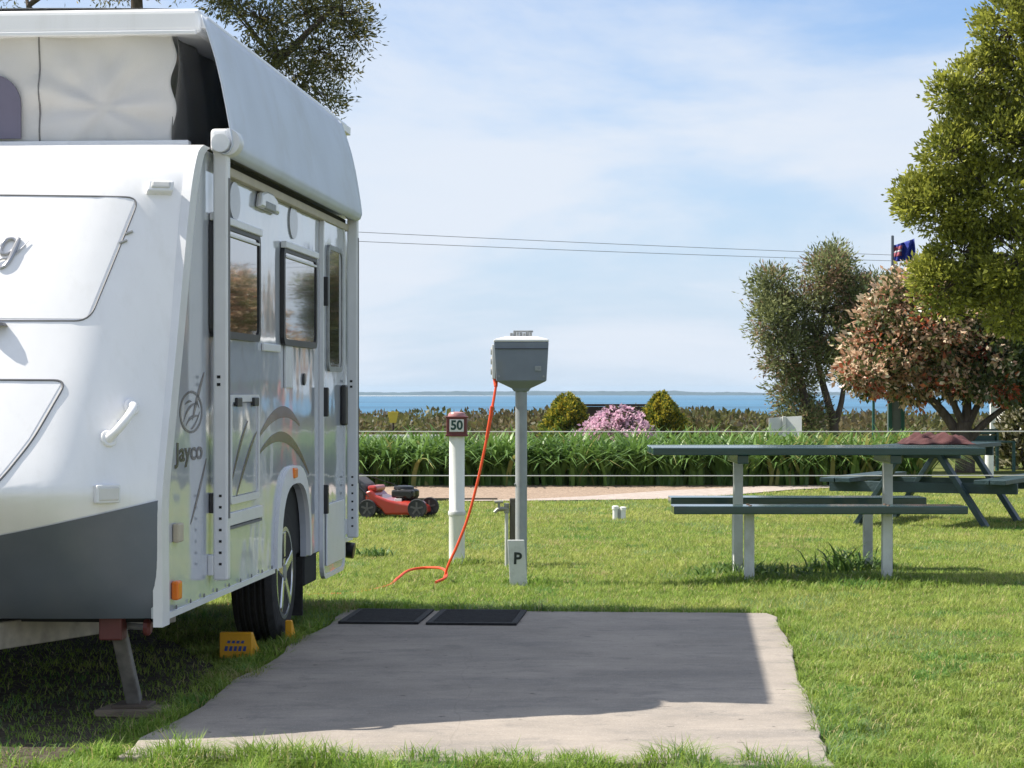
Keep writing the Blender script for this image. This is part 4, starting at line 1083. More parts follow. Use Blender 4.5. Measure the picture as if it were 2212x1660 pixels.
# dark timber wall behind the pink shrub
dw = thing('timber_wall', 'low dark brown timber wall behind the pink shrub', 'wall', ((1327 - 1106) / 4900 * 48, 48, float(ground_z(0, 48))))
dwm = pm('dark_brown_timber', (0.045, 0.03, 0.028), 0.8, var=0.3, scale=4, stretch=(1, 8, 8))
gz48 = float(ground_z(0, 48))
for k in range(5):
    B(-0.62, 0.62, -0.04, 0.04 + 0.002 * (k % 2), 0.19 * k, 0.19 * k + 0.183).build('board', dwm, dw, bevel=0.004)
B(-0.68, 0.68, -0.09, 0.09, 0.952, 1.0).build('capping', dwm, dw, bevel=0.004)
# yellow sign on a post
ysn = thing('yellow_sign', 'small yellow panel on a dark stake in the scrub at left', 'sign', ((849 - 1106) / 4900 * 52, 52, float(ground_z(0, 52))))
zt = EYE - 42 / 4900 * 52 - float(ground_z(0, 52)); zl = EYE - 66 / 4900 * 52 - float(ground_z(0, 52))
MB().prism([(-0.075, -0.02, zl), (0.075, -0.02, zl), (0.125, -0.02, zt), (-0.125, -0.02, zt)], (0, 0.04, 0)).build('panel', pm('sign_yellow', (0.62, 0.47, 0.06), 0.6, var=0.1), ysn, bevel=0.005)
MB().lathe([(0.025, -0.05), (0.025, zt - 0.02)], 10, (0, 0.05, 0)).build('stake', dwm, ysn)
# two part white board
wb = thing('white_board', 'folded pair of white boards on a post behind the hedge', 'sign board', ((1694 - 1106) / 4900 * 40, 40, 0))
hb_, ht_ = EYE - 96 / 4900 * 40, EYE - 52 / 4900 * 40
sil = pm('board_pale', (0.62, 0.64, 0.65), 0.5, var=0.06)
MB().prism([(-0.28, -0.10, hb_), (-0.03, 0.05, hb_), (-0.03, 0.05, ht_ - 0.01), (-0.28, -0.10, ht_ - 0.03)], (0, 0.03, 0)).build('panel', sil, wb)
MB().prism([(0.03, 0.05, hb_), (0.30, -0.08, hb_), (0.30, -0.08, ht_ + 0.01), (0.03, 0.05, ht_ - 0.01)], (0, 0.03, 0)).build('panel', sil, wb)
B(-0.03, 0.03, 0.0, 0.05, -0.05, ht_).build('post', white_pt, wb, bevel=0.005)
# green steel column
gcm = pm('green_steel', (0.012, 0.075, 0.055), 0.4, var=0.1)
gc = thing('green_column', 'dark green square steel column standing behind the photinia', 'column', ((1934 - 1106) / 4900 * 36, 36, 0))
B(-0.115, 0.115, -0.10, 0.10, -0.05, 2.6).build('shaft', pm('column_grey', (0.10, 0.12, 0.115), 0.5), gc, bevel=0.006)
for s in (-1, 1):
    B(s * 0.10 - 0.03, s * 0.10 + 0.03, -0.125, -0.095, -0.05, 2.6).build('corner_strip', gcm, gc, bevel=0.005)
B(-0.16, 0.16, -0.15, 0.15, 2.6, 2.66).build('cap', gcm, gc, bevel=0.01)
# garden lamp
gl_ = thing('garden_lamp', 'thin green garden lamp with an amber globe under the photinia', 'lamp', ((1887 - 1106) / 4900 * 38, 38, 0))
zg = EYE - (853 - 848) / 4900 * 38
MB().lathe([(0.03, -0.05), (0.022, zg - 0.10)], 12).build('pole', gcm, gl_, smooth=True)
MB().lathe([(0.03, zg - 0.10), (0.075, zg - 0.07), (0.10, zg), (0.085, zg + 0.06), (0.05, zg + 0.09)], 18).build('globe', pm('amber_globe', (0.75, 0.42, 0.10), 0.25, var=0.15, transl=0.3), gl_, smooth=True)
MB().lathe([(0.10, zg + 0.085), (0.06, zg + 0.12), (0.0, zg + 0.13)], 18).build('hood', pm('lamp_hood', (0.30, 0.16, 0.05), 0.5), gl_, smooth=True)
# flagpole
fp = thing('flagpole', 'grey flagpole with a limp blue and red flag above the trees', 'flagpole', ((1928 - 1106) / 4900 * 55, 55, float(ground_z(0, 55))))
g55 = float(ground_z(0, 55)); ztop = EYE + (848 - 510) / 4900 * 55 - g55
MB().lathe([(0.06, -0.05), (0.035, ztop), (0, ztop + 0.02)], 12).build('pole', pm('pole_grey', (0.10, 0.12, 0.16), 0.5), fp, smooth=True)
def flagf(a_, b_):
    x = 0.04 + 0.50 * a_; z = ztop - 0.22 - 0.42 * b_ + 0.06 * math.sin(3 * a_) - 0.10 * a_ + 0.14 * a_ * a_ * (1.8 - b_)
    return (x, 0.11 * math.sin(15 * a_ + 3.2 * b_), z)
fblue = pm('flag_blue', (0.01, 0.03, 0.28), 0.7, transl=0.2); fred = pm('flag_red', (0.42, 0.10, 0.14), 0.7, transl=0.2); fwh = pm('flag_white', (0.72, 0.70, 0.72), 0.7, transl=0.2)
mb = MB(); mb.grid(flagf, 18, 10); fl = mb.build('flag', fblue, fp, smooth=True, solid=0.004, ang=80)
for b0, b1, mt in ((0.14, 0.34, fred), (0.36, 0.46, fwh), (0.48, 0.70, fred)):
    mb = MB(); mb.grid(lambda a_, b_: tuple(c_ + d_ for c_, d_ in zip(flagf(a_ * 0.40, b0 + (b1 - b0) * b_), (0, -0.012, 0))), 8, 4); mb.build('flag_stripe', mt, fl, smooth=True, solid=0.003, ang=80)
# power lines
for i, (va, vb, sg) in enumerate(((491, 567, 0.8), (512, 575, 1.0))):
    a_ = px3(560, va, 95); b_ = px3(2420, vb, 120)
    pts = []
    for t in np.linspace(0, 1, 40):
        p = a_.lerp(b_, t); p.z -= sg * 0.15 * 4 * t * (1 - t) ; pts.append(p)
    ob = MB().tube(pts, 0.012, 5).build('power_line', pm('line_grey', (0.16, 0.16, 0.17), 0.6), None)
    tag(ob, ('upper' if i == 0 else 'lower') + ' thin overhead power line crossing the sky behind the caravan', 'power line', 'overhead power lines')
for u, Y, nm in ((560, 95, 'left'), (2420, 120, 'right')):
    g = float(ground_z(0, Y)); zp = EYE + (848 - (495 if nm == 'left' else 570)) / 4900 * Y - g
    tpz = thing('power_pole', 'timber power pole beyond the %s edge of the view carrying the lines' % nm if nm == 'right' else 'timber power pole hidden behind the caravan carrying the lines', 'power pole', ((u - 1106) / 4900 * Y, Y, g))
    MB().lathe([(0.17, -0.1), (0.12, zp + 0.4), (0, zp + 0.42)], 14).build('pole', wood, tpz, smooth=True)
    B(-0.06, 0.06, -1.0, 1.0, zp - 0.65, zp - 0.5).build('cross_arm', wood, tpz)
# white cabin at the right edge
cb = thing('white_cabin', 'white weatherboard cabin with a white verandah post at the right edge', 'cabin', ((2140 - 1106) / 4900 * 44, 44, 0))
cabw = pm('cabin_white', (0.74, 0.72, 0.68), 0.6, var=0.05)
for k in range(15):
    B(1.0, 6.0, 1.5, 1.56 - 0.006 * (k % 2), 0.16 * k, 0.16 * k + 0.152).build('weatherboard', cabw, cb)
B(1.04, 6.0, 1.56, 4.5, -0.05, 2.38).build('wall', cabw, cb)
B(0.0, 0.10, 0.0, 0.10, -0.05, 2.35).build('verandah_post', white_pt, cb, bevel=0.006)
B(2.6, 2.7, 0.0, 0.10, -0.05, 2.35).build('verandah_post', white_pt, cb, bevel=0.006)
mb = MB(); mb.prism([(-0.3, -0.3, 2.36), (-0.3, 1.5, 2.62), (-0.3, 4.9, 2.5), (-0.3, 4.9, 2.42), (-0.3, 1.5, 2.54)], (6.6, 0, 0)); mb.build('roof', pm('cabin_roof', (0.42, 0.43, 0.43), 0.5), cb)
B(2.0, 3.1, 1.47, 1.50, 0.9, 1.9).build('window', glass_dk, cb)
# green chair by the bollard
gch = thing('green_chair', 'green slatted garden chair behind the white bollard at right', 'chair', ((2155 - 1106) / 4900 * 34, 34.4, 0), R(20))
for s in (-1, 1):
    for y in (-0.22, 0.24):
        B(s * 0.24 - 0.02, s * 0.24 + 0.02, y - 0.02, y + 0.02, -0.02, 0.44 if y < 0 else 0.60).build('leg', gcm, gch)
for k in range(4): B(-0.26, 0.26, -0.24 + 0.12 * k, -0.13 + 0.12 * k, 0.44, 0.465).build('seat_slat', gcm, gch)
for k in range(2): B(-0.26, 0.26, 0.25, 0.275, 0.46 + 0.10 * k, 0.54 + 0.10 * k).build('back_slat', gcm, gch)

# ------------------------------------------------------------------ vegetation
bark = pm('bark', (0.10, 0.08, 0.065), 0.9, var=0.35, scale=6, bump=0.8, bscale=20, stretch=(3, 3, 1), spec=0.1)
def lerpc(a, b, t): return np.asarray(a)[None] * (1 - t[:, None]) + np.asarray(b)[None] * t[:, None]
def sphere(n):
    return unit(rng.normal(size=(n, 3)))
def tree(name, label, cat, loc, trunks, lobes, leaf_l, leaf_w, per, crad, pal, mat, group=None, twig=0.5, up=0.2, fork=None, shell=0.45, twig_r=0.010):
    """lobes: (cx,cy,cz,rx,ry,rz,nclusters) relative to loc"""
    t = thing(name, label, cat, loc, 0, group)
    tm = MB()
    for pts, r0, r1 in trunks:
        pp = catmull(pts, 6); m = len(pp)
        tm.tube(pp, [r0 + (r1 - r0) * (k / (m - 1)) for k in range(m)], 9)
    fk = [Vector(f) for f in (fork or [trunks[0][0][-1]])]
    VV = []; FF = []; CC = []; off = 0
    for (cx_, cy_, cz_, rx, ry, rz, nc) in lobes:
        c = Vector((cx_, cy_, cz_)); f = min(fk, key=lambda q: (q - c).length)
        mid = f.lerp(c, 0.5) + Vector((random.uniform(-.1, .1), random.uniform(-.1, .1), 0.08)) * (c - f).length
        rr = max(0.012, twig_r * 2.2 * (rx + rz) ** 0.5)
        tm.tube(catmull([f, mid, c], 5), [rr * (1 - 0.055 * k) for k in range(11)], 6)
        d = sphere(nc); rad = shell + (1 - shell) * rng.random(nc) ** 0.6
        rad = np.where(rng.random(nc) < 0.16, rad * (1.02 + 0.22 * rng.random(nc)), rad)
        C_ = np.array([cx_, cy_, cz_]) + d * np.array([rx, ry, rz]) * rad[:, None]
        for k in range(nc):
            if random.random() < twig:
                q = Vector(C_[k]); tm.tube([c, c.lerp(q, 0.55) + Vector((0, 0, 0.05 * rz)), q], [rr * 0.42, rr * 0.28, 0.004], 4, caps=False)
        cr = rng.random(nc)
        n = nc * per; ci = np.repeat(np.arange(nc), per)
        o_ = rng.normal(size=(n, 3)) * crad * np.array([1, 1, 0.75])
        P = C_[ci] + o_
        D = unit(o_) * 0.7 + d[ci] * 0.6 + rng.normal(size=(n, 3)) * 0.5 + np.array([0, 0, up])
        hgt = (C_[ci][:, 2] - cz_) / rz
        col = pal(cr[ci], rng.random(n), rad[ci], hgt, P)
        sz = 0.55 + 0.9 * rng.random(n) ** 1.3
        v, f_, c_ = leaves(P, D, leaf_l * sz, leaf_w * sz, col)
        VV.append(v); FF.append(f_ + off); CC.append(c_); off += len(v)
    tm.build('trunk', bark, t, smooth=True, ang=60, fix=False)
    o = fast_mesh('crown', np.concatenate(VV), np.concatenate(FF), mat, t, np.concatenate(CC))
    return t
def vary(col, r, amt=0.25): return col * (1 - amt + 2 * amt * r)[:, None]

lm = leafmat('leaf_soft', 0.42, 0.5, 0.3)
lg = leafmat('leaf_glossy', 0.35, 0.32, 0.5)

# big bright green tree leaning in from the right
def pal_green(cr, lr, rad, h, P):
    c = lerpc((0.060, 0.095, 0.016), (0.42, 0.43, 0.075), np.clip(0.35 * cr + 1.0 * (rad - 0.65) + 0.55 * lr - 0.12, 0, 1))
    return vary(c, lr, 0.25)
def lob(u, v, Y, ru, rv, nc, base, ry=None, dy=0.0):
    p = px3(u, v, Y + dy); s = Y / 4900
    return (p.x - base[0], p.y - base[1], p.z - base[2], ru * s, (ry if ry else min(ru, rv)) * s, rv * s, nc)
YB = 26.0
bt_ = ((2420 - 1106) / 4900 * YB, YB, 0)
L = []
for (u, v, ru, rv, nc) in ((2185, 70, 70, 80, 60), (2120, 190, 80, 60, 60), (2060, 205, 45, 35, 22), (2160, 300, 120, 70, 95), (2060, 330, 60, 55, 45), (2030, 440, 85, 60, 75), (1985, 420, 45, 35, 28), (2140, 430, 110, 80, 100), (2215, 200, 90, 120, 90), (2200, 560, 95, 85, 85), (2080, 545, 60, 45, 40), (2018, 588, 44, 30, 26), (2040, 625, 55, 55, 42), (2190, 660, 60, 60, 50), (2130, 610, 60, 45, 40), (2300, 380, 120, 200, 130), (2330, 100, 140, 160, 110), (2230, -80, 110, 110, 70), (2420, 250, 160, 260, 120), (2400, -120, 170, 140, 70), (2290, 620, 90, 110, 60), (2480, 500, 140, 140, 60)):
    L.append(lob(u, v, YB, ru, rv, nc, bt_, ry=max(ru, rv) * 0.9, dy=random.uniform(-0.25, 0.25)))
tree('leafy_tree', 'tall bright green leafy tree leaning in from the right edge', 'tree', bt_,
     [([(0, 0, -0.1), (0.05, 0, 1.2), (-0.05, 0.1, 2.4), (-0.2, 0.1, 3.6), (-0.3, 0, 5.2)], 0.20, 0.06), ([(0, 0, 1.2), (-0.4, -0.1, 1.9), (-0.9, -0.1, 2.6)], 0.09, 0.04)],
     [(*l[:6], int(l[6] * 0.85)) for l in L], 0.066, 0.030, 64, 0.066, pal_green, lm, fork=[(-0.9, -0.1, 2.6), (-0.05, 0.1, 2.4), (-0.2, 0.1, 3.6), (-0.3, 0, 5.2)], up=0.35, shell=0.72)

# photinia with reddish and cream new leaves
def pal_phot(cr, lr, rad, h, P):
    old = lerpc((0.05, 0.085, 0.026), (0.16, 0.18, 0.06), lr)
    new = lerpc((0.58, 0.31, 0.20), (0.82, 0.70, 0.50), lr)
    red = lerpc((0.44, 0.09, 0.05), (0.55, 0.17, 0.08), lr)
    lefty = np.clip((0.25 - P[:, 0]) / 1.3 + 0.35, 0, 1)
    pn = np.clip(lefty * (rad - 0.40) * 2.0 * (0.25 + 1.0 * cr), 0, 0.70)
    k = rng.random(len(lr))
    c = np.where((k < pn)[:, None], new, old)
    isred = (cr > 0.87) & (rng.random(len(lr)) < 0.65)
    c = np.where(isred[:, None], red, c)
    return vary(c, rng.random(len(lr)), 0.2)
YP = 34.0
pb = ((2085 - 1106) / 4900 * YP, YP, 0)
L = []
for (u, v, ru, rv, nc) in ((1965, 625, 55, 45, 40), (1925, 685, 65, 55, 55), (1890, 760, 65, 65, 65), (1865, 810, 48, 38, 34), (1960, 745, 90, 70, 90), (2030, 690, 90, 80, 80), (1960, 825, 70, 40, 50), (2050, 800, 100, 60, 80), (2140, 760, 110, 80, 90), (2130, 830, 90, 32, 50), (2200, 800, 80, 70, 60), (2110, 650, 110, 90, 70), (2200, 680, 90, 90, 60), (2260, 790, 80, 70, 40), (2100, 590, 60, 40, 30)):
    L.append(lob(u, v, YP, ru, rv, nc, pb, ry=max(ru, rv), dy=random.uniform(-0.3, 0.3)))
tree('photinia_tree', 'photinia tree with cream, orange and red new leaves over dark branches', 'tree', pb,
     [([(0, 0, -0.1), (0.0, 0, 0.35), (-0.03, 0, 0.75)], 0.16, 0.12), ([(0, 0, 0.35), (-0.28, 0.05, 0.85), (-0.75, 0, 1.35), (-1.0, 0, 1.7)], 0.09, 0.03), ([(0, 0, 0.6), (0.05, 0.1, 1.1), (0.0, 0.1, 1.9)], 0.09, 0.04), ([(0.02, 0, 0.45), (0.35, -0.05, 0.8), (0.85, 0, 1.15)], 0.07, 0.03), ([(-0.03, 0, 0.7), (-0.25, -0.1, 1.2), (-0.35, -0.1, 1.8)], 0.06, 0.03), ([(0.04, 0, 0.7), (0.3, 0.1, 1.2), (0.5, 0.1, 1.7)], 0.06, 0.03)],
     L, 0.092, 0.050, 44, 0.085, pal_phot, lg, fork=[(-0.75, 0, 1.35), (0.0, 0.1, 1.9), (0.85, 0, 1.15), (-0.35, -0.1, 1.8), (0.5, 0.1, 1.7)], up=0.1, shell=0.55)

# grey green tea tree
def pal_tea(cr, lr, rad, h, P):
    c = lerpc((0.115, 0.15, 0.055), (0.32, 0.335, 0.15), np.clip(0.5 * cr + 0.5 * lr, 0, 1))
    br = (cr > 0.86)
    c = np.where(br[:, None], lerpc((0.27, 0.17, 0.11), (0.34, 0.23, 0.15), lr), c)
    return vary(c, lr, 0.25)
YT = 41.0
tb_ = ((1780 - 1106) / 4900 * YT, YT, 0)
L = []
for (u, v, ru, rv, nc) in ((1665, 615, 45, 40, 34), (1665, 690, 48, 60, 50), (1695, 765, 52, 55, 50), (1715, 840, 45, 50, 42), (1745, 905, 38, 38, 30), (1740, 660, 55, 70, 60), (1790, 590, 45, 50, 45), (1805, 555, 28, 28, 18), (1830, 650, 60, 70, 65), (1800, 735, 60, 55, 55), (1770, 780, 45, 45, 35), (1865, 640, 35, 35, 25), (1850, 720, 45, 60, 40), (1885, 615, 18, 18, 8)):
    L.append(lob(u, v, YT, ru, rv, nc, tb_, ry=max(ru, rv), dy=random.uniform(-0.3, 0.3)))
tree('tea_tree', 'grey green fine leaved tea tree with forked trunks behind the hedge', 'tree', tb_,
     [([(-0.25, 0, -0.1), (-0.28, 0, 0.7), (-0.4, 0, 1.3), (-0.6, 0, 2.0)], 0.12, 0.05), ([(0.15, 0, -0.1), (0.18, 0, 0.6), (0.08, 0, 1.0), (-0.1, 0.05, 1.8), (0.0, 0, 2.6)], 0.10, 0.04), ([(0.17, 0, 0.55), (0.32, 0, 1.05), (0.42, 0, 1.9)], 0.07, 0.03)],
     [(*l[:6], int(l[6] * 1.25)) for l in L], 0.085, 0.026, 56, 0.105, pal_tea, lm, fork=[(-0.6, 0, 2.0), (-0.4, 0, 1.3), (-0.1, 0.05, 1.8), (0.0, 0, 2.6), (0.42, 0, 1.9)], up=0.3, shell=0.4)

# tree behind the caravan
def pal_wat(cr, lr, rad, h, P):
    c = lerpc((0.06, 0.08, 0.028), (0.21, 0.20, 0.07), np.clip(0.45 * cr + 0.5 * lr, 0, 1))
    c = np.where(((cr > 0.85) & (lr > .4))[:, None], lerpc((0.34, 0.26, 0.06), (0.42, 0.33, 0.10), lr), c)
    return vary(c, lr, 0.25)
YW = 40.0
wb_ = ((330 - 1106) / 4900 * YW, YW, 0)
L = []
for (u, v, ru, rv, nc) in ((480, -5, 60, 40, 40), (560, 40, 70, 50, 55), (600, 110, 60, 35, 40), (660, 30, 70, 45, 55), (740, 30, 60, 45, 45), (770, 80, 38, 35, 24), (690, 110, 60, 32, 38), (740, 150, 40, 22, 20), (640, 165, 55, 25, 26), (700, 205, 34, 24, 18), (722, 235, 14, 12, 6), (620, 220, 60, 30, 20), (640, -60, 130, 60, 60), (450, -90, 150, 70, 70), (250, -70, 180, 75, 90), (60, -60, 140, 65, 60), (330, -230, 260, 120, 110), (540, 150, 60, 50, 22), (755, -40, 60, 50, 26), (300, 120, 150, 90, 40)):
    L.append(lob(u, v, YW, ru, rv, nc, wb_, ry=max(ru, rv), dy=random.uniform(-0.5, 0.5)))
tree('spreading_tree', 'spreading olive brown tree rising behind the caravan roof at upper left', 'tree', wb_,
     [([(0, 0, -0.1), (0.1, 0, 2.0), (0.0, 0, 4.0), (-0.2, 0, 6.2), (-0.3, 0, 8.4)], 0.30, 0.10), ([(0.1, 0, 4.0), (1.0, 0, 5.6), (2.2, 0, 7.0), (3.2, 0, 8.0)], 0.14, 0.04), ([(0.1, 0, 3.6), (1.4, 0.2, 5.2), (2.6, 0.1, 6.6)], 0.10, 0.03), ([(0, 0, 5.0), (-1.2, 0, 6.8), (-2.2, 0, 8.0)], 0.12, 0.05)],
     [(*l[:6], int(l[6] * 0.85)) for l in L], 0.10, 0.030, 32, 0.125, pal_wat, lm, fork=[(3.2, 0, 8.0), (2.6, 0.1, 6.6), (2.2, 0, 7.0), (-0.2, 0, 6.2), (-2.2, 0, 8.0), (1.0, 0, 5.6)], up=0.1, shell=0.25, twig=0.9, twig_r=0.012)

# clipped golden shrubs and pink shrub
def shrub(name, label, u0, u1, vtop, Y, shape, pal, mat, leaf_l, leaf_w, n, group=None, cat='shrub'):
    g = float(ground_z(0, Y)); x0 = (u0 - 1106) / 4900 * Y; x1 = (u1 - 1106) / 4900 * Y
    h_ = EYE - (vtop - 848) / 4900 * Y - g
    t = thing(name, label, cat, ((x0 + x1) / 2, Y, g), 0, group)
    w_ = (x1 - x0) / 2
    ti = rng.random(n) ** 0.85; az = rng.random(n) * 2 * math.pi
    prof_r = shape(ti); ph = float(rng.random() * 6)
    lump = 0.97 + 0.13 * np.sin(az * 2 + ti * 7 + ph) + 0.11 * np.sin(az * 5 - ti * 13 + ph) + 0.10 * np.sin(az * 11 + ti * 23) + 0.07 * rng.normal(size=n)
    r = w_ * prof_r * lump * (0.55 + 0.45 * rng.random(n) ** 0.35)
    P = np.stack([np.cos(az) * r, np.sin(az) * r, ti * h_ * (1 + 0.06 * np.sin(az * 3 + ph) + 0.05 * np.sin(az * 8))], 1)
    D = np.stack([np.cos(az), np.sin(az), 0.7 + 0 * az], 1) + rng.normal(size=(n, 3)) * 0.5
    col = pal(ti, az, r / np.maximum(w_ * prof_r, 1e-3), rng.random(n))
    v, f, c = leaves(P, D, leaf_l * (0.7 + 0.6 * rng.random(n)), leaf_w * (0.7 + 0.6 * rng.random(n)), col)
    mb = MB()
    for k in range(5):
        a_ = k * 1.257; mb.tube([(0, 0, -0.05), (0.3 * w_ * math.cos(a_), 0.3 * w_ * math.sin(a_), h_ * 0.4), (0.55 * w_ * math.cos(a_), 0.55 * w_ * math.sin(a_), h_ * 0.7)], [0.03, 0.02, 0.008], 6)
    mb.build('stem', bark, t, smooth=True, fix=False)
    fast_mesh('foliage', v, f, mat, t, c)
    return t
def pal_gold(ti, az, rr, lr):
    gold = lerpc((0.38, 0.31, 0.03), (0.48, 0.42, 0.06), lr); gr = lerpc((0.08, 0.12, 0.02), (0.20, 0.25, 0.04), lr)
    k = np.clip(0.10 + 0.55 * ti + 0.15 * np.sin(az * 4 + ti * 11), 0, 1)
    return np.where((rng.random(len(lr)) < k * np.clip(rr, 0.3, 1))[:, None], gold, gr)
dome = lambda t: np.sqrt(np.clip(1 - t ** 2.2, 0, 1)) * (0.9 + 0.1 * t)
cone = lambda t: np.clip(1 - t ** 2.0, 0, 1) ** 0.62
shrub('golden_shrub', 'rounded golden green shrub left of the pink flowering bush', 1168, 1284, 862, 46, dome, pal_gold, lm, 0.075, 0.034, 10000, 'golden shrubs')
shrub('golden_shrub', 'pointed golden green shrub right of the pink flowering bush', 1372, 1488, 858, 46, cone, pal_gold, lm, 0.075, 0.034, 10000, 'golden shrubs')
def pal_pink(ti, az, rr, lr):
    pk = lerpc((0.68, 0.42, 0.56), (0.88, 0.66, 0.76), lr); gr = lerpc((0.05, 0.06, 0.025), (0.11, 0.10, 0.05), lr)
    return np.where((rng.random(len(lr)) < np.clip(rr * 0.95 - 0.1, 0, 0.86))[:, None], pk, gr)
shrub('flowering_shrub', 'mound of pink flowering shrub between the golden shrubs', 1236, 1426, 888, 44.5, lambda t: np.sqrt(np.clip(1 - t ** 1.6, 0, 1)), pal_pink, lm, 0.075, 0.06, 6500)
def pal_var(ti, az, rr, lr):
    return np.where((rng.random(len(lr)) < 0.35)[:, None], lerpc((0.42, 0.40, 0.28), (0.55, 0.52, 0.38), lr), lerpc((0.045, 0.065, 0.02), (0.15, 0.14, 0.05), lr))
shrub('variegated_shrub', 'pale variegated shrub at the right edge beside the cabin', 2145, 2290, 880, 35.5, dome, pal_var, lg, 0.11, 0.055, 4200)
# conifers beyond the right edge, mirrored in the caravan windows
def pal_cyp(ti, az, rr, lr):
    k = np.clip(0.35 + 0.5 * np.sin(az * 3 + ti * 14), 0, 1)
    return lerpc((0.022, 0.030, 0.012), (0.15, 0.085, 0.035), np.clip(k * 0.8 + 0.3 * lr - 0.1, 0, 1))
spire = lambda t: np.clip(1 - t, 0, 1) ** 0.6 * np.minimum(1, 0.5 + t * 3)
shrub('cypress_tree', 'brown tinged cypress beyond the right edge, mirrored in the second window', 2330, 2405, 600, 62, spire, pal_cyp, lm, 0.20, 0.08, 7000, 'cypress trees right of the view', 'tree')
shrub('cypress_tree', 'dark cypress far beyond the right edge, mirrored in the front window', 2440, 2560, 560, 60, spire, pal_cyp, lm, 0.20, 0.08, 8000, 'cypress trees right of the view', 'tree')
shrub('cypress_tree', 'slim dark cypress beyond the right edge between the two larger ones', 2405, 2440, 520, 64, spire, pal_cyp, lm, 0.18, 0.07, 5000, 'cypress trees right of the view', 'tree')

# strap leaf hedge
def hedge():
    t = thing('strap_leaf_hedge', 'long low hedge of dark green strap leaved plants on mulch', 'hedge', (0, 29.6, 0))
    Ps = []
    for x in np.arange(-5.2, 5.42, 0.17):
        for y in np.arange(-0.45, 1.3, 0.27):
            Ps.append((x + rng.uniform(-.09, .09), y + rng.uniform(-.1, .1)))
    C_ = np.array(Ps); nc = len(C_); per = 30
    ci = np.repeat(np.arange(nc), per); n = nc * per
    P = np.zeros((n, 3)); P[:, :2] = C_[ci] + rng.normal(size=(n, 2)) * 0.045
    crd = rng.random(nc)[ci]
    H = (0.78 + 0.24 * rng.random(n)) * (0.84 + 0.22 * crd) + 0.03 * vnoise(P[:, 0], P[:, 1], 2.0, 8)
    lean = H * (0.35 + 0.85 * rng.random(n))
    az = rng.random(n) * 2 * math.pi
    lr = rng.random(n)
    col = lerpc((0.055, 0.125, 0.027), (0.20, 0.33, 0.075), np.clip(0.35 * crd + 0.7 * lr, 0, 1))
    xr = np.clip((P[:, 0] - 2.6) / 2.0, 0, 1)
    yel = rng.random(n) < (0.035 + 0.24 * xr)
    col = np.where(yel[:, None], lerpc((0.27, 0.30, 0.07), (0.42, 0.40, 0.15), lr), col)
    v, f, c = blades(P, H, np.full(n, 0.052) * (0.8 + 0.5 * rng.random(n)), lean, az, col, 5, droop=0.62)
    fast_mesh('foliage', v, f, leafmat('strap_leaf', 0.28, 0.42, 0.4), t, c, 3)
hedge()

# coastal scrub
def scrub():
    nb = 2000
    y = 52 + 105 * rng.random(nb) ** 1.15; x = (rng.random(nb) * 2 - 1) * (14 + 0.42 * y) + 3
    # beyond the view the scrub goes on, more thinly sampled
    g = ground_z(x, y)
    tops = 1.2 - (24 + 14 * rng.random(nb)) / 4900 * y
    h = np.clip(tops - g, 0.7, 4.0) * (0.82 + 0.16 * np.clip(vnoise(x, y, 0.35, 9), -1, 1))
    rad = 0.8 + 0.8 * rng.random(nb)
    per = 150
    ci = np.repeat(np.arange(nb), per); n = nb * per
    d = sphere(n); d[:, 2] = np.abs(d[:, 2])
    P = np.stack([x[ci] + d[:, 0] * rad[ci], y[ci] + d[:, 1] * rad[ci], g[ci] + h[ci] * (0.25 + 0.75 * d[:, 2] * (0.85 + 0.15 * rng.random(n)))], 1)
    D = d + rng.normal(size=(n, 3)) * 0.6 + np.array([0, 0, 0.3])
    b = rng.random(nb); lr = rng.random(n); bb = b[ci]
    col = lerpc((0.070, 0.082, 0.032), (0.16, 0.155, 0.055), lr)
    br = lerpc((0.10, 0.085, 0.042), (0.165, 0.13, 0.062), lr)
    gr = lerpc((0.13, 0.11, 0.085), (0.19, 0.165, 0.13), lr)
    col = np.where((bb > 0.50)[:, None], br, col); col = np.where((bb > 0.86)[:, None], gr, col)
    sz = 0.10 + 0.10 * rng.random(n)
    v, f, c = leaves(P, D, sz, sz * 0.6, col)
    o = fast_mesh('coastal_scrub', v, f, lm, None, c)
    tag(o, 'low brown and green coastal scrub between the lawn and the sea', 'scrub', kind='stuff')
scrub()

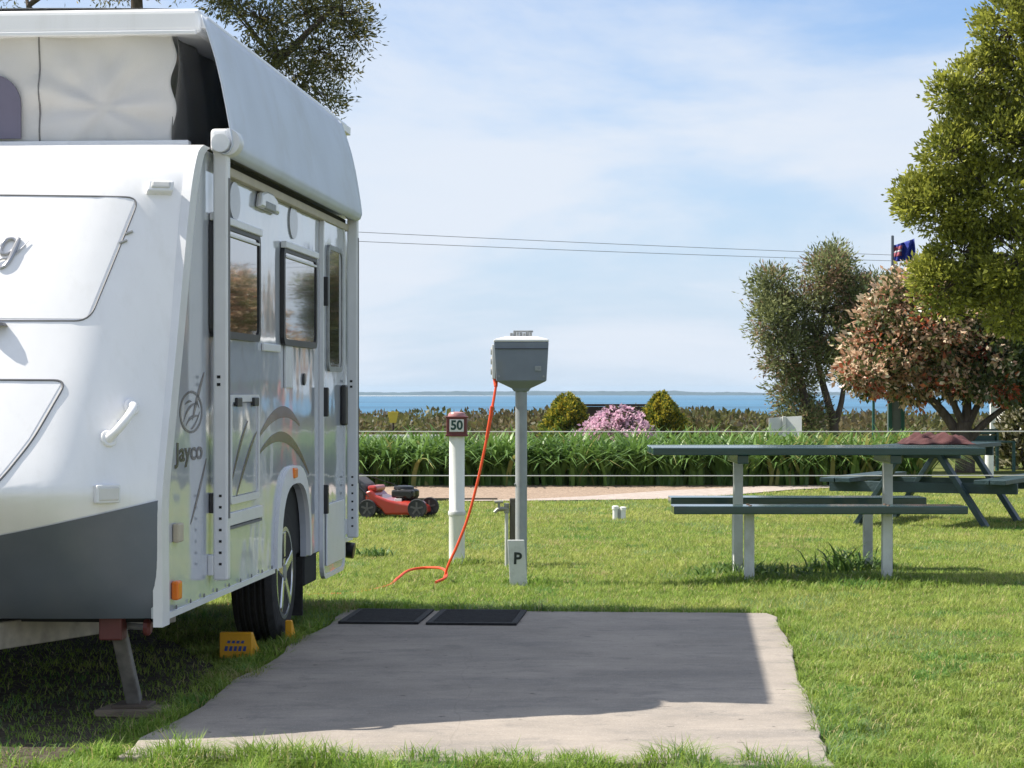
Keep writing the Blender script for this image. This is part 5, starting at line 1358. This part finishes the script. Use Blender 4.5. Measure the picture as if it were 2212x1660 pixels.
# ------------------------------------------------------------------ grass
def lawn():
    pts = []
    def patch(y0, y1, dens, xw, margin=0.6):
        area_w = lambda y: xw * y
        n = int(dens * (y1 - y0) * 2 * xw * (y0 + y1) / 2)
        y = y0 + (y1 - y0) * rng.random(n); x = (rng.random(n) * 2 - 1) * xw * y + 0.15
        return x, y
    X = []; Y = []
    for y0, y1, d in ((6.2, 8.5, 7000), (8.5, 11, 5600), (11, 14.5, 4200), (14.5, 19, 2900), (19, 26, 1700), (26, 29.5, 900)):
        x, y = patch(y0, y1, d, 0.27); X.append(x); Y.append(y)
        xs_, ys_ = patch(y0, y1, d * 0.22, 0.55)      # the lawn goes on outside the frame, sparser
        k = np.abs(xs_ - 0.15) > 0.27 * ys_
        X.append(xs_[k]); Y.append(ys_[k])
    x = np.concatenate(X); y = np.concatenate(Y)
    lx = (x - CV0[0]) * CA - (y - CV0[1]) * SA; ly = (x - CV0[0]) * SA + (y - CV0[1]) * CA
    edge = 0.035 * vnoise(x, y, 6, 11) + 0.02 * vnoise(x, y, 25, 12)
    on_slab = (lx > SLAB_L + 0.02 + edge) & (lx < SLAB_R - 0.005 + 1.0 * edge) & (ly > SLAB_N + 0.13 + 1.8 * edge) & (ly < SLAB_F - 0.01 + 0.3 * edge)
    bare = in_dirt(x, y) & (rng.random(len(x)) < 0.74)
    far = (y > lawn_far(x)) & ~((x > 4.6) & (y > 29.2))
    keep = ~on_slab & ~bare & ~far
    x, y, lx, ly = x[keep], y[keep], lx[keep], ly[keep]
    n = len(x)
    # distance from the slab edge -> longer untrimmed grass
    dxs = np.maximum(np.maximum(SLAB_L - lx, lx - SLAB_R), 0); dys = np.maximum(np.maximum(SLAB_N - ly, ly - SLAB_F), 0)
    dslab = np.hypot(dxs, dys)
    n5 = vnoise(x, y, 30, 25); n1 = vnoise(x, y, 1.3, 21); n2 = vnoise(x, y, 4.5, 22); n3 = vnoise(x, y, 14, 23)
    H = 0.026 + 0.010 * n2 + 0.010 * n3 + 0.011 * n5 + 0.014 * rng.random(n)
    H += (0.050 + 0.030 * (ly > SLAB_F)) * np.exp(-(dslab / 0.17) ** 2) * np.clip(0.55 + 0.6 * n3 + 0.4 * n2, 0.1, 1.6)
    near = np.exp(-((y - 7.0) / 0.5) ** 2) * (ly < SLAB_N + 0.1)
    H += 0.050 * near * np.clip(0.5 + n3, 0, 1.5)
    for (px_, py_, r_, hh) in ((1.45, 14.25, 0.32, 0.05), (2.35, 14.25, 0.40, 0.055), (1.9, 14.1, 0.6, 0.03), (0.08, 14.2, 0.2, 0.05), (-0.38, 15.85, 0.2, 0.05), (1.5, 15.3, 0.3, 0.03), (2.35, 15.4, 0.3, 0.06), (-1.0, 12.4, 0.5, 0.05)):
        d = np.hypot(x - px_, y - py_); H += hh * np.exp(-(d / r_) ** 2) * (0.5 + 0.7 * rng.random(n))
    tn = vnoise(x, y, 11, 41); tuft = np.clip((tn - 0.55) / 0.3, 0, 1)
    H += 0.030 * tuft * (0.4 + 0.8 * rng.random(n)) * np.exp(-np.maximum(y - 8, 0) / 5)
    H = np.clip(H, 0.012, 0.16)
    W = 0.0034 + 0.00030 * np.maximum(y - 7, 0) + 0.0012 * rng.random(n)
    az = rng.random(n) * 2 * math.pi
    lean = H * (0.35 + 1.2 * rng.random(n))
    # untidy blades at the slab edge lie over it
    P = np.stack([x, y, np.zeros(n)], 1)
    lr = rng.random(n)
    g1 = lerpc((0.115, 0.225, 0.030), (0.27, 0.39, 0.065), lr)
    g2 = lerpc((0.30, 0.36, 0.075), (0.47, 0.46, 0.14), lr)
    n4 = vnoise(x, y, 38, 24)
    mixv = np.clip(0.30 + 0.26 * n1 + 0.26 * n2 + 0.18 * n4 + 0.022 * (y - 10), 0, 1)
    mixv = np.where(H > 0.055, mixv * 0.35, mixv)
    col = g1 * (1 - mixv)[:, None] + g2 * mixv[:, None]
    col = col * (1 + 0.26 * n4 + 0.12 * n3)[:, None]
    clv = (vnoise(x, y, 4.2, 51) + 0.45 * vnoise(x, y, 17, 52) > 0.72)
    col = np.where((clv & (rng.random(n) < 0.7))[:, None], lerpc((0.085, 0.20, 0.035), (0.17, 0.32, 0.07), lr), col)
    worn = (vnoise(x, y, 2.3, 53) + 0.4 * vnoise(x, y, 12, 54) > 0.95)
    col = np.where((worn & (rng.random(n) < 0.45))[:, None], lerpc((0.34, 0.31, 0.11), (0.50, 0.44, 0.21), lr), col)
    dry = rng.random(n) < 0.055
    col = np.where(dry[:, None], lerpc((0.46, 0.40, 0.17), (0.60, 0.52, 0.28), lr), col)
    blue = (vnoise(x, y, 3.1, 31) > 0.45) & (rng.random(n) < 0.28)
    col = np.where(blue[:, None], lerpc((0.15, 0.26, 0.10), (0.24, 0.34, 0.14), lr), col)
    V = []; F = []; C = []; off = 0
    isn = (y < 10.5) | (H > 0.055)
    for sel, seg in ((isn, 2), (~isn, 1)):
        v, f, c = blades(P[sel], H[sel], W[sel], lean[sel], az[sel], col[sel], seg)
        V.append(v); F.append(f + off); C.append(c); off += len(v)
    o = fast_mesh('lawn_grass', np.concatenate(V), np.concatenate(F), leafmat('grass_blade', 0.42, 0.5, 0.25), None, np.concatenate(C), 3)
    tag(o, 'short green lawn grass with taller tufts along the slab', 'grass', kind='stuff')
    print('blades', n)
lawn()

# leafy weeds at the table posts
def weed(label, x, y, n, h_, sp):
    t = thing('weed_clump', label, 'weeds', (x, y, 0), 0, 'weeds at the table posts')
    P = np.zeros((n, 3)); P[:, :2] = rng.normal(size=(n, 2)) * sp * 0.5
    H = h_ * (0.5 + 0.6 * rng.random(n)); lr = rng.random(n)
    v, f, c = blades(P, H, 0.009 + 0.016 * rng.random(n) ** 2, H * (0.4 + 1.3 * rng.random(n)), rng.random(n) * 6.28, lerpc((0.06, 0.13, 0.028), (0.15, 0.25, 0.055), lr), 4, droop=0.5)
    fast_mesh('foliage', v, f, leafmat('weed_leaf', 0.3, 0.45, 0.3), t, c, 3)
weed('dark leafy weeds around the left posts of the near picnic table', 1.50, 14.75, 130, 0.15, 0.30)
weed('taller spiky weeds at the right posts of the near picnic table', 2.22, 15.15, 120, 0.26, 0.26)
weed('spreading weeds between the posts of the near picnic table', 1.72, 14.65, 140, 0.13, 0.36)
weed('small weed tuft on the lawn just right of the caravan rear', -1.02, 16.6, 70, 0.12, 0.13)

# ------------------------------------------------------------------ air
def haze():
    m = bpy.data.materials.new('sea_air'); m.use_nodes = True
    N = m.node_tree.nodes; L_ = m.node_tree.links; N.remove(N['Principled BSDF'])
    v = N.new('ShaderNodeVolumePrincipled')
    v.inputs['Color'].default_value = (0.62, 0.82, 1.0, 1); v.inputs['Density'].default_value = 8e-5; v.inputs['Anisotropy'].default_value = 0.2
    L_.new(v.outputs[0], N['Material Output'].inputs['Volume'])
    o = B(-9800, 9800, -4200, 9800, -10.2, 24).build('haze', m)
    tag(o, 'faint sea haze over the whole scene', 'haze', kind='stuff')
haze()
